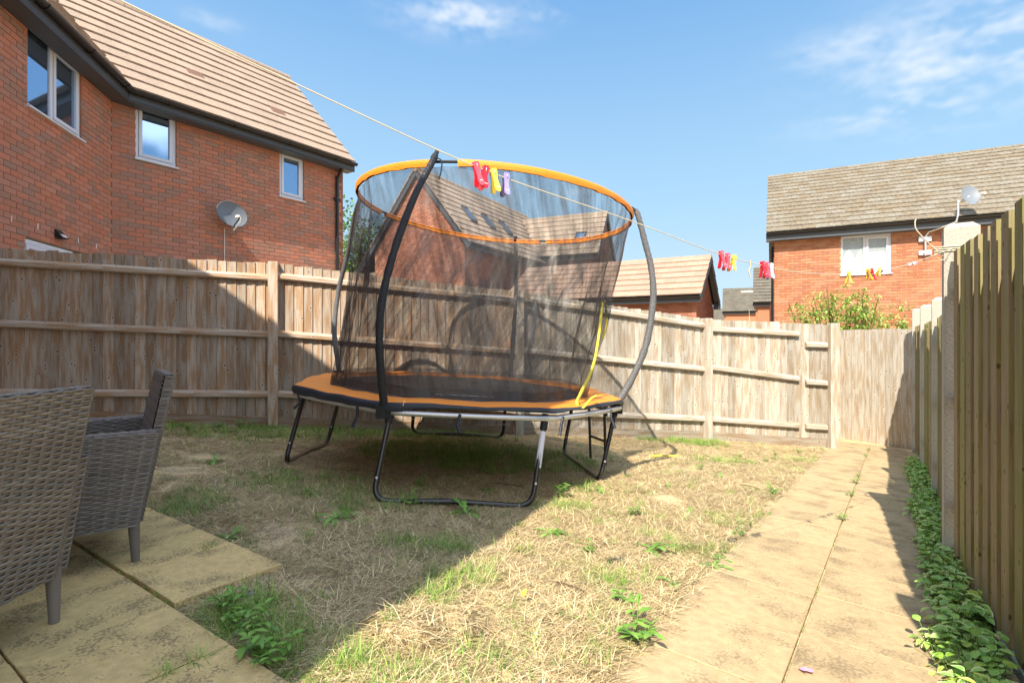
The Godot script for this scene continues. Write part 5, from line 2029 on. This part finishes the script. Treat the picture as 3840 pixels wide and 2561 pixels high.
func build_grass() -> void:
	rng.seed = 901
	var straw := [lin(0.78, 0.60, 0.35), lin(0.66, 0.49, 0.27), lin(0.84, 0.71, 0.46), lin(0.40, 0.28, 0.14), lin(0.74, 0.59, 0.34), lin(0.80, 0.66, 0.40), lin(0.26, 0.19, 0.10)]
	var patchy := noise(903, 0.9, 3)
	var sets := [[], [], []]
	var n := 0
	var tries := 0
	while n < 27000 and tries < 400000:
		tries += 1
		var z := 0.9 + 6.9 * pow(rng.randf(), 1.5)
		var x := rr(-0.75, 0.62) * z * 1.05
		if not on_lawn(x, z):
			continue
		var keep := 1.0
		for b in BARE:
			var d: float = Vector2(x - b[0], z - b[1]).length() / b[2]
			keep = minf(keep, smoothstep(0.3, 1.1, d))
		keep *= smoothstep(-0.55, 0.0, patchy.get_noise_2d(x * 2.0, z * 2.0))
		if rng.randf() > keep + 0.06:
			continue
		var k := rr(0.55, 1.0)
		sets[n % 3].append([tuft_at(x, z, rr(0.7, 1.35)), Color(k, k, k * rr(0.9, 1.0))])
		n += 1
	for k in 3:
		scatter("dry_grass", clump(22, 0.06, Vector2(0.03, 0.095), Vector2(0.0016, 0.0032), Vector2(2, 30), 0.3 + 0.25 * k, straw), M.straw, sets[k], ["bleached dry straw lying all over the lawn", "loose dry grass stalks between the straw of the lawn", "short dead grass matted on the lawn"][k], "dry grass")
	var green := [lin(0.17, 0.32, 0.045), lin(0.22, 0.39, 0.06), lin(0.12, 0.25, 0.035), lin(0.33, 0.42, 0.10)]
	var gs := [[], []]
	for b in PATCH:
		var cnt := int(PI * b[2] * b[2] * b[3] * 620) + 22
		for i in cnt:
			var a := rr(0, TAU)
			var r: float = pow(rng.randf(), 0.62) * b[2]
			var x: float = b[0] + cos(a) * r * 1.25
			var z: float = b[1] + sin(a) * r * 0.8
			if on_lawn(x, z) and patchy.get_noise_2d(x * 5.0 + 40.0, z * 5.0) > -0.22:
				gs[i % 2].append([tuft_at(x, z, rr(0.55, 1.1)), Color.WHITE * rr(0.75, 1.0)])
	# thin green everywhere
	for i in 3000:
		var z := 1.2 + 6.4 * pow(rng.randf(), 1.3)
		var x := rr(-0.7, 0.6) * z
		if on_lawn(x, z) and patchy.get_noise_2d(x * 3.0 + 90.0, z * 3.0) > 0.05:
			gs[i % 2].append([tuft_at(x, z, rr(0.45, 0.9)), Color.WHITE * rr(0.8, 1.0)])
	# joints of the path and patio
	var joints := []
	for i in 260:
		var q := PA + P_SIDE * (0.454 + rr(-0.008, 0.008)) + P_DIR * (rr(-0.3, 8.0))
		if patchy.get_noise_2d(q.x * 3.0, q.y * 3.0) > 0.02:
			joints.append([tuft_at(q.x, q.y, rr(0.12, 0.34), plane_h(q.x, q.y) - 0.006), Color.WHITE * rr(0.8, 1.0)])
	for i in 46:
		var q := PJ + T_DIR * rr(0.0, 1.2) + T_OUT * rr(-0.006, 0.008)
		joints.append([tuft_at(q.x, q.y, rr(0.12, 0.4), -0.01), Color.WHITE * rr(0.8, 1.0)])
	for q in [PJ + T_DIR * 0.45 + T_OUT * 0.36, PJ + T_DIR * -0.45 - T_OUT * 0.12, PJ + T_DIR * -0.45 - T_OUT * 0.2]:
		for i in 5:
			joints.append([tuft_at(q.x + rr(-0.02, 0.02), q.y + rr(-0.02, 0.02), rr(0.5, 0.9), -0.01), Color.WHITE])
	for k in 2:
		scatter("green_grass", clump(18, 0.05, Vector2(0.045, 0.105), Vector2(0.0022, 0.0044), Vector2(15, 70), 0.6 + 0.4 * k, green), M.leaf, gs[k], ["green grass growing in patches under and around the trampoline", "green grass blades growing in patches along the fence foot"][k], "grass")
	scatter("joint_grass", clump(9, 0.02, Vector2(0.05, 0.12), Vector2(0.003, 0.006), Vector2(15, 75), 0.8, green + [lin(0.4, 0.36, 0.14)]), M.leaf, joints, "small grass growing in the joints between the slabs", "grass")

func leaf_strip(mb: MB, base: Vector3, dirv: Vector3, up: Vector3, len: float, w: float, prof: Array, curve: float, col: Color, fold := 0.12) -> void:
	var side := dirv.cross(up).normalized()
	var p := base
	var d := dirv.normalized()
	var rows := []
	var n := prof.size() - 1
	for k in n + 1:
		var hw: float = w * 0.5 * prof[k]
		var lift := up * hw * fold
		rows.append([p - side * hw + lift, p, p + side * hw + lift])
		d = (d - up * curve / n).normalized()
		p += d * len / n
	mb.sheet(rows, col)

func weed_mesh(kind: int) -> ArrayMesh:
	var mb := MB.new()
	var cols := [lin(0.15, 0.30, 0.05), lin(0.20, 0.37, 0.07), lin(0.11, 0.24, 0.045)]
	if kind < 2:
		# dandelion-like rosette with jagged leaves
		for k in 17:
			var f := TAU * k / 17.0 + rr(-0.35, 0.35)
			var e := rr(0.2, 0.85)
			leaf_strip(mb, Vector3(0, 0.005, 0), Vector3(cos(f) * cos(e), sin(e), sin(f) * cos(e)), Vector3.UP, rr(0.04, 0.13), rr(0.014, 0.030), [0.12, 0.4, 0.2, 0.75, 0.34, 1.0, 0.5, 0.85, 0.1], rr(0.7, 1.5), vary(cols[k % 3], 0.15))
	else:
		# leafy stems
		for k in 6:
			var f := TAU * k / 6.0 + rr(-0.4, 0.4)
			var tip := Vector3(cos(f) * rr(0.03, 0.08), rr(0.05, 0.12), sin(f) * rr(0.03, 0.08))
			mb.tube([Vector3.ZERO, tip * 0.5 + Vector3.UP * 0.01, tip], 0.0015, 4, cols[0])
			for j in 5:
				var g := rr(0, TAU)
				var q: Vector3 = tip * rr(0.4, 1.0)
				leaf_strip(mb, q, Vector3(cos(g), rr(0.1, 0.7), sin(g)), Vector3.UP, rr(0.025, 0.05), rr(0.012, 0.022), [0.2, 0.8, 1.0, 0.7, 0.08], 0.7, vary(cols[j % 3], 0.15))
	return mb.mesh()

func build_weeds() -> void:
	rng.seed = 911
	var spots := [[0.22, 3.05, 1.2], [0.76, 2.89, 1.3], [0.8, 3.51, 0.8], [1.03, 4.79, 0.7], [1.11, 2.84, 1], [2.18, 4.47, 0.9], [1.82, 3.83, 0.7], [1.93, 4.97, 0.7], [1.88, 5.33, 0.7], [4.37, 7.55, 0.6], [2.63, 6.89, 0.8], [2.69, 6.31, 0.6], [1.61, 5.15, 0.7], [0.7, 4.1, 0.9], [0.36, 3.89, 1.2], [-0.29, 3.36, 1.5], [-1.01, 3.07, 1.6], [-0.66, 3.43, 1], [-0.7, 5.36, 0.8], [-0.19, 3.93, 0.8], [-0.67, 3.94, 0.8], [-0.6, 4.24, 0.8], [-0.46, 4.31, 0.8], [0.45, 1.94, 1.3], [1.03, 2.74, 1.0], [-2.38, 4.27, 1.1], [-3.43, 5.66, 1], [-3.25, 5.92, 1.1], [-3.07, 6.0, 1.3], [-3.62, 5.74, 1], [-2.94, 6.07, 1], [-2.08, 6.29, 1], [-1.95, 6.3, 1], [-1.47, 2.76, 1], [0.07, 3.65, 0.9], [0.4, 2.81, 0.6], [0.62, 3.38, 0.7], [1.22, 3.7, 0.7], [1.4, 3.28, 0.6], [0.74, 2.48, 0.7], [0.21, 2.08, 0.7], [0.46, 2.23, 0.7], [0.8, 6.34, 0.8], [1.49, 5.65, 0.7], [1.02, 5.49, 0.8], [1.3, 4.46, 0.5],
		[-1.08, 2.02, 0.9], [-1.0, 1.93, 1.0], [-0.9, 1.86, 1.0], [-0.82, 1.74, 1.1], [-0.74, 1.68, 1.0], [3.25, 6.6, 0.6], [3.7, 6.9, 0.6], [2.9, 6.1, 0.6], [0.3, 5.9, 0.9], [0.05, 6.3, 0.9], [-0.9, 5.9, 1.0], [-1.4, 5.2, 0.9]]
	var protos := []
	for k in 6:
		var me := weed_mesh(k / 2)
		me.surface_set_material(0, M.leaf)
		protos.append(me)
	var lab := ["green dandelion rosette growing in the dry lawn", "flat green rosette weed growing in the dry lawn", "small leafy weed with several stems in the dry lawn"]
	for i in spots.size():
		var s: Array = spots[i]
		var k := 2 if (i >= 46 or i % 3 == 2 or (i >= 26 and i < 33)) else i % 2
		var o := MeshInstance3D.new()
		o.name = numbered("weed")
		o.mesh = protos[k * 2 + i % 2]
		add_child(o)
		o.transform = Transform3D(Basis(Vector3.UP, rr(0, TAU)).scaled(Vector3.ONE * s[2]), G(s[0], gh(s[0], s[1]) + 0.006, s[1]))
		tag(o, lab[k], "weed", ["dandelions in the lawn", "flat rosettes in the lawn", "leafy weeds in the lawn"][k])
	# weeds in the path's joint
	var jl := [3.9, 4.6, 5.05, 2.9, 6.9, 7.6]
	for t in jl:
		var q: Vector2 = PA + P_SIDE * 0.455 + P_DIR * t
		var o := MeshInstance3D.new()
		o.name = numbered("weed")
		o.mesh = protos[4]
		add_child(o)
		o.transform = Transform3D(Basis(Vector3.UP, rr(0, TAU)).scaled(Vector3.ONE * rr(0.5, 0.8)), G(q.x, plane_h(q.x, q.y), q.y))
		tag(o, "small leafy weed growing in the path's middle joint", "weed", "weeds in the path joint")

func sprig_mesh(kind: int) -> ArrayMesh:
	var mb := MB.new()
	var gr: Array = [[lin(0.36, 0.60, 0.13), lin(0.42, 0.66, 0.16), lin(0.30, 0.54, 0.11)], [lin(0.30, 0.54, 0.10), lin(0.36, 0.60, 0.13), lin(0.40, 0.64, 0.14)], [lin(0.50, 0.62, 0.16), lin(0.40, 0.56, 0.13), lin(0.56, 0.55, 0.20)]][kind]
	var cnt: int = [8, 6, 10][kind]
	for k in cnt:
		var f := TAU * k / cnt + rr(-0.4, 0.4)
		var r := rr(0.012, 0.055)
		var p := Vector3(cos(f) * r, rr(0.05, 0.12) if kind < 2 else rr(0.02, 0.06), sin(f) * r)
		mb.tube([Vector3.ZERO, p], 0.0015, 4, lin(0.2, 0.3, 0.1))
		var d := Vector3(cos(f), rr(-0.6, 0.6), sin(f)).normalized()
		var len: float = [rr(0.030, 0.050), rr(0.034, 0.055), rr(0.02, 0.04)][kind]
		var side := d.cross(Vector3.UP).normalized()
		# leaf: green heart, cream rim on the variegated kind
		var outer := []
		var inner := []
		var prof := [[0.0, 0.0], [0.12, 0.20], [0.35, 0.34], [0.6, 0.33], [0.82, 0.18], [1.0, 0.0]]
		for s in [1.0, -1.0]:
			for i in prof.size():
				var q: Array = prof[i] if s > 0 else prof[prof.size() - 1 - i]
				if s < 0 and (i == 0 or i == prof.size() - 1):
					continue
				var wob := 1.0 + rr(-0.2, 0.2)
				outer.append(p + d * len * q[0] + side * (q[1] * len * s * wob) - Vector3.UP * (0.014 * q[0] * q[0]) + Vector3.UP * absf(q[1]) * 0.010)
				inner.append(p + d * len * lerpf(0.45, q[0], 0.74) + side * (q[1] * len * s * 0.72) - Vector3.UP * (0.014 * q[0] * q[0]) + Vector3.UP * 0.001)
		var cen := p + d * len * 0.45
		var g: Color = vary(gr[k % 3], 0.2)
		var cream := lin(0.78, 0.82, 0.42)
		var m := outer.size()
		for i in m:
			var j := (i + 1) % m
			mb.tri(cen, inner[i], inner[j], Vector3.UP, g)
			mb.quad(inner[i], inner[j], outer[j], outer[i], Vector3.UP, cream.lerp(g, 0.3) if kind == 0 else g)
	return mb.mesh()

func build_bed() -> void:
	# variegated ground cover along the boards
	rng.seed = 921
	var sets := [[], [], []]
	var edge := noise(922, 1.1, 3)
	for i in 2300:
		var t := rr(-0.55, 6.9)
		var lo := 0.895 + edge.get_noise_2d(t * 1.6, 0.0) * 0.08 + (0.02 if t > 1.0 else 0.0)
		var w := rr(lo, 1.05 if t < 1.6 else 1.03)
		var q := PA + P_SIDE * w + P_DIR * t
		if (t > 6.4 and rng.randf() < 0.5) or edge.get_noise_2d(t * 5.0, w * 9.0 + 20.0) < -0.32:
			continue
		var tilt := Basis(Vector3(rr(-1, 1), 0, rr(-1, 1)).normalized(), rr(0.0, 0.5))
		var xf := tuft_at(q.x, q.y, rr(0.5, 1.05))
		xf.basis = tilt * xf.basis
		var k := rr(0.75, 1.0)
		var c := Color(k, k, k)
		if rng.randf() < 0.16:
			c = Color(1.0 * k, 0.92 * k, 0.6 * k)
		elif rng.randf() < 0.2:
			c = Color(0.62 * k, 0.78 * k, 0.7 * k)
		sets[i % 3].append([xf, c])
	for k in 3:
		scatter("ground_cover", sprig_mesh(k), M.leaf, sets[k], ["variegated green and cream ground cover along the mossy board panels", "broad green leaves mixed into the ground cover strip", "small yellowing leaves low in the ground cover strip"][k], "ground cover")
	# ball at the second post
	var c := G(3.585, plane_h(3.585, 4.44) + 0.075, 4.44)
	var bm := MB.new()
	var rows := []
	for i in 13:
		var row := []
		var a := PI * i / 12.0
		for k in 20:
			var f := TAU * k / 20
			row.append(c + Vector3(sin(a) * cos(f), -cos(a), sin(a) * sin(f)) * 0.072)
		rows.append(row)
	bm.sheet(rows, Color.WHITE, true)
	var bt := thing("ball", c - Vector3.UP * 0.072, "dark brown ball with a pale seam beside a concrete post", "ball")
	part(bt, "cover", bm, mat(lin(0.065, 0.05, 0.035), 0.4))
	bm = MB.new()
	var sp := []
	for k in 24:
		var f := TAU * k / 24
		sp.append(c + Vector3(cos(f), -0.25 + 0.12 * sin(f), sin(f)).normalized() * 0.0725)
	bm.tube(sp, 0.003, 5, Color.WHITE, false, true)
	part(bt, "seam", bm, mat(lin(0.5, 0.47, 0.4), 0.5))

func leaves(mb: MB, cen: Vector3, rad: Vector3, count: int, len: Vector2, wr: float, cols: Array, shell: float, bumps: FastNoiseLite) -> void:
	for i in count:
		var d := Vector3(rng.randfn(), rng.randfn(), rng.randfn()).normalized()
		var r := pow(rng.randf(), shell)
		var k := 0.78 + bumps.get_noise_3dv(d * 3.0) * 0.55
		var p := cen + Vector3(d.x * rad.x, d.y * rad.y, d.z * rad.z) * r * k
		var gaps := bumps.get_noise_3dv(p * 1.3 + Vector3(31, 7, 3))
		if gaps < -0.22:
			continue
		var o := (d + Vector3(rr(-1, 1), rr(-0.9, 0.7), rr(-1, 1))).normalized()
		var up := Vector3(rr(-0.5, 0.5), 1, rr(-0.5, 0.5)).normalized()
		if absf(o.dot(up)) > 0.9:
			continue
		leaf_strip(mb, p, o, up, rr(len.x, len.y), rr(len.x, len.y) * wr, [0.15, 0.9, 0.8, 0.05], rr(0.2, 0.9), vary(cols[rng.randi() % cols.size()], 0.2))

func build_shrubs() -> void:
	rng.seed = 931
	var bumps := noise(932, 0.55, 3)
	# bush behind the gate
	var root := thing("bush", G(6.9, -0.9, 10.9), "loose green bush rising behind the gate before the orange brick wall", "bush")
	var cols := [lin(0.28, 0.42, 0.085), lin(0.35, 0.48, 0.12), lin(0.20, 0.34, 0.07), lin(0.34, 0.48, 0.12)]
	var lm := MB.new()
	var sm := MB.new()
	for i in 190:
		var bx := rr(-1.0, 1.15)
		var hgt := 2.10 - 0.48 * pow(absf(bx + 0.15), 1.4) + rr(-0.6, 0.12)
		var a := G(6.85 + bx * 0.5, -0.7, 10.8 + rr(-0.4, 0.4))
		var b := G(6.85 + bx * 1.05, hgt, 10.8 + rr(-0.7, 0.7))
		var path := smooth([a, a.lerp(b, 0.55) + Vector3(rr(-0.1, 0.1), 0.12, 0), b], 4)
		if i < 26:
			sm.tube(path, 0.008, 5, lin(0.20, 0.15, 0.08))
		for k in 34:
			var t := rr(0.62, 1.0)
			var p: Vector3 = path[int(t * (path.size() - 1))] + Vector3(rr(-0.05, 0.05), rr(-0.05, 0.05), rr(-0.05, 0.05))
			var f := rr(0, TAU)
			leaf_strip(lm, p, Vector3(cos(f), rr(-0.3, 0.7), sin(f)), Vector3.UP, rr(0.07, 0.15), rr(0.022, 0.040), [0.15, 0.9, 0.85, 0.5, 0.05], rr(0.4, 1.3), vary(cols[rng.randi() % cols.size()], 0.2))
	part(root, "stems", sm, M.plain)
	var lp := part(root, "foliage", lm, M.leaf)
	# grassy plant over the fence top
	root = thing("grassy_plant", G(4.15, -0.9, 9.6), "clump of long thin leaves showing over the fence beside the garage", "plant")
	var gm := MB.new()
	for i in 90:
		var f := rr(0, TAU)
		var e := rr(0.9, 1.45)
		blade(gm, G(4.15 + rr(-0.2, 0.2), 0.35, 9.6 + rr(-0.2, 0.2)), Vector3(cos(f) * cos(e), sin(e), sin(f) * cos(e)), rr(0.9, 1.4), 0.022, rr(0.9, 1.9), lin(0.25, 0.34, 0.10), lin(0.40, 0.46, 0.18))
	part(root, "leaves", gm, M.leaf)
	# trees behind the first house
	for tr in [[-8.0, 27.0, 4.6, Vector3(2.6, 3.6, 2.4), 9000, "leafy green tree showing past the end of the brick house"], [-12.5, 34.0, 5.6, Vector3(3.4, 4.2, 3.0), 5000, "darker green tree standing further behind the brick house"]]:
		root = thing("tree", G(tr[0], -1.6, tr[1]), tr[5], "tree")
		sm = MB.new()
		var t0 := G(tr[0], -1.6, tr[1])
		var tc := G(tr[0], tr[2], tr[1])
		sm.tube(smooth([t0, t0.lerp(tc, 0.5) + Vector3(0.1, 0, 0), tc], 5), [0.22, 0.21, 0.2, 0.19, 0.18, 0.17, 0.16, 0.14, 0.12, 0.1, 0.08], 8, lin(0.10, 0.075, 0.05))
		for k in 7:
			var f := TAU * k / 7.0
			var a := t0.lerp(tc, rr(0.45, 0.85))
			sm.tube([a, a + Vector3(cos(f) * 0.9, 0.6, sin(f) * 0.9), a + Vector3(cos(f) * 1.7, 1.5, sin(f) * 1.5)], [0.08, 0.05, 0.02], 6, lin(0.10, 0.075, 0.05))
		part(root, "trunk", sm, M.plain)
		lm = MB.new()
		leaves(lm, tc, tr[3], tr[4], Vector2(0.14, 0.26), 0.6, [lin(0.10, 0.21, 0.03), lin(0.14, 0.27, 0.045), lin(0.075, 0.16, 0.025), lin(0.18, 0.31, 0.06)], 0.42, bumps)
		part(root, "crown", lm, M.leaf)

func build_small_things() -> void:
	rng.seed = 941
	var stones := [[-1.06, 2.03, 0.022, lin(0.72, 0.70, 0.66), "small white stone lying off the patio's outer corner"], [-0.95, 1.86, 0.024, lin(0.66, 0.64, 0.62), "white stone in the green weeds beside the patio"], [-1.03, 2.10, 0.03, lin(0.36, 0.34, 0.30), "grey pebble half sunk in the soil by the patio corner"], [-0.88, 1.80, 0.026, lin(0.42, 0.43, 0.46), "flat grey stone among the green weeds"]]
	for s in stones:
		var c := G(s[0], gh(s[0], s[1]) + s[2] * 0.4, s[1])
		var mb := MB.new()
		var rows := []
		for i in 7:
			var row := []
			var a := PI * i / 6.0
			for k in 9:
				var f := TAU * k / 9
				var q: float = s[2] * rr(0.82, 1.12)
				row.append(c + Vector3(sin(a) * cos(f) * q, -cos(a) * q * 0.62, sin(a) * sin(f) * q * 0.8))
			rows.append(row)
		mb.sheet(rows, Color.WHITE, true)
		single("stone", mb, grained(s[3], 0.85, M.brick.albedo_texture, 20.0, false), c - Vector3.UP * s[2] * 0.6, s[4], "stone", "stones by the patio")
	var yl := MB.new()
	leaf_strip(yl, G(0.04, gh(0.04, 2.14) + 0.05, 2.14), Vector3(0.4, 0.8, 0.2), Vector3(0, 0.3, 1).normalized(), 0.034, 0.02, [0.2, 0.9, 1.0, 0.6, 0.1], 0.5, lin(0.75, 0.62, 0.10))
	single("yellow_leaf", yl, M.leaf, G(0.04, gh(0.04, 2.14), 2.14), "bright yellow leaf sticking up from the dry lawn", "leaf")
	var yt := MB.new()
	var y0 := G(1.53, gh(1.53, 5.91) + 0.015, 5.91)
	yt.tube(smooth([y0, y0 + Vector3(0.09, 0.012, 0.02), y0 + Vector3(0.2, 0.005, 0.0), y0 + Vector3(0.3, 0.01, 0.03)], 5), 0.018, 7, Color.WHITE, true, false, 0.5, Vector3.UP)
	single("yellow_strip", yt, M.yellow, y0, "faded yellow strip lying on the lawn near the back fence", "strip")
	var lt := MB.new()
	var l0 := G(0.97, plane_h(0.97, 1.81) + 0.012, 1.81)
	var rows := []
	for i in 4:
		var row := []
		for j in 4:
			row.append(l0 + Vector3(0.012 * i + rr(-0.004, 0.004), rr(0.0, 0.010), 0.008 * j + rr(-0.004, 0.004)))
		rows.append(row)
	lt.sheet(rows, lin(0.75, 0.33, 0.48))
	single("paper_scrap", lt, M.peg, l0 - Vector3.UP * 0.01, "crumpled pink scrap of paper on the slab path", "paper")
	# dead twigs on the lawn
	for t in [[0.15, 2.4, 0.2, 0.6], [1.6, 3.6, 0.22, 2.0], [-0.2, 4.1, 0.28, 0.3], [2.0, 4.7, 0.2, 1.0], [-1.5, 3.4, 0.25, 2.4]]:
		var a := G(t[0], gh(t[0], t[1]) + 0.012, t[1])
		var d: Vector3 = Vector3(cos(t[3]), 0, sin(t[3])) * t[2]
		var tm := MB.new()
		tm.tube(smooth([a, a + d * 0.4 + Vector3(0, 0.015, 0.01), a + d * 0.7 + Vector3(0.01, 0.008, 0), a + d], 4), 0.003, 5, lin(0.16, 0.11, 0.07))
		single("twig", tm, M.plain, a, "thin dry twig lying on the dead grass", "twig", "twigs on the lawn")

func _ready() -> void:
	# camera: level, one metre above the patio
	var cam := Camera3D.new()
	cam.name = "camera"
	cam.fov = 65.03
	cam.near = 0.05
	cam.far = 1500.0
	cam.position = Vector3(0, 1.0, 0)
	add_child(cam)
	cam.current = true
	# sky
	var env := Environment.new()
	env.background_mode = Environment.BG_SKY
	var sk := Sky.new()
	var pm := PanoramaSkyMaterial.new()
	pm.panorama = ImageTexture.create_from_image(sky_image())
	sk.sky_material = pm
	env.sky = sk
	env.background_energy_multiplier = 1.0
	env.tonemap_mode = Environment.TONE_MAPPER_LINEAR
	env.tonemap_exposure = 3.35
	env.sdfgi_enabled = true
	env.ssao_enabled = true
	env.ssil_enabled = true
	var we := WorldEnvironment.new()
	we.name = "environment"
	we.environment = env
	add_child(we)
	# sun: behind the viewer, light travels away and a little to the right
	var sun := DirectionalLight3D.new()
	sun.name = "sun"
	sun.light_energy = 0.9
	sun.light_color = Color(1.0, 0.95, 0.87)
	sun.light_angular_distance = 0.5
	sun.shadow_enabled = true
	add_child(sun)
	var sa := deg_to_rad(23.0)
	var se := deg_to_rad(46.0)
	var dirv := Vector3(sin(sa) * cos(se), -sin(se), -cos(sa) * cos(se))
	sun.look_at_from_position(Vector3(0, 30, 0), Vector3(0, 30, 0) + dirv, Vector3.UP)

	gnoise = noise(399, 1.0, 3)
	make_materials()
	build_ground()
	build_path_and_patio()
	build_own_house()
	build_house_a()
	build_house_b()
	build_garage()
	build_house_c()
	build_far_houses()
	build_fences()
	build_trampoline()
	rng.seed = 751
	build_chair(Vector2(-1.88, 1.60), -90.0, 0.13, lin(0.20, 0.172, 0.145), "wicker armchair turned with its tall woven back towards the lawn")
	build_chair(Vector2(-2.10, 2.53), -127.7, 0.13, lin(0.175, 0.155, 0.14), "darker wicker armchair seen from its side at the patio edge")
	build_line()
	build_grass()
	build_weeds()
	build_bed()
	build_shrubs()
	build_small_things()
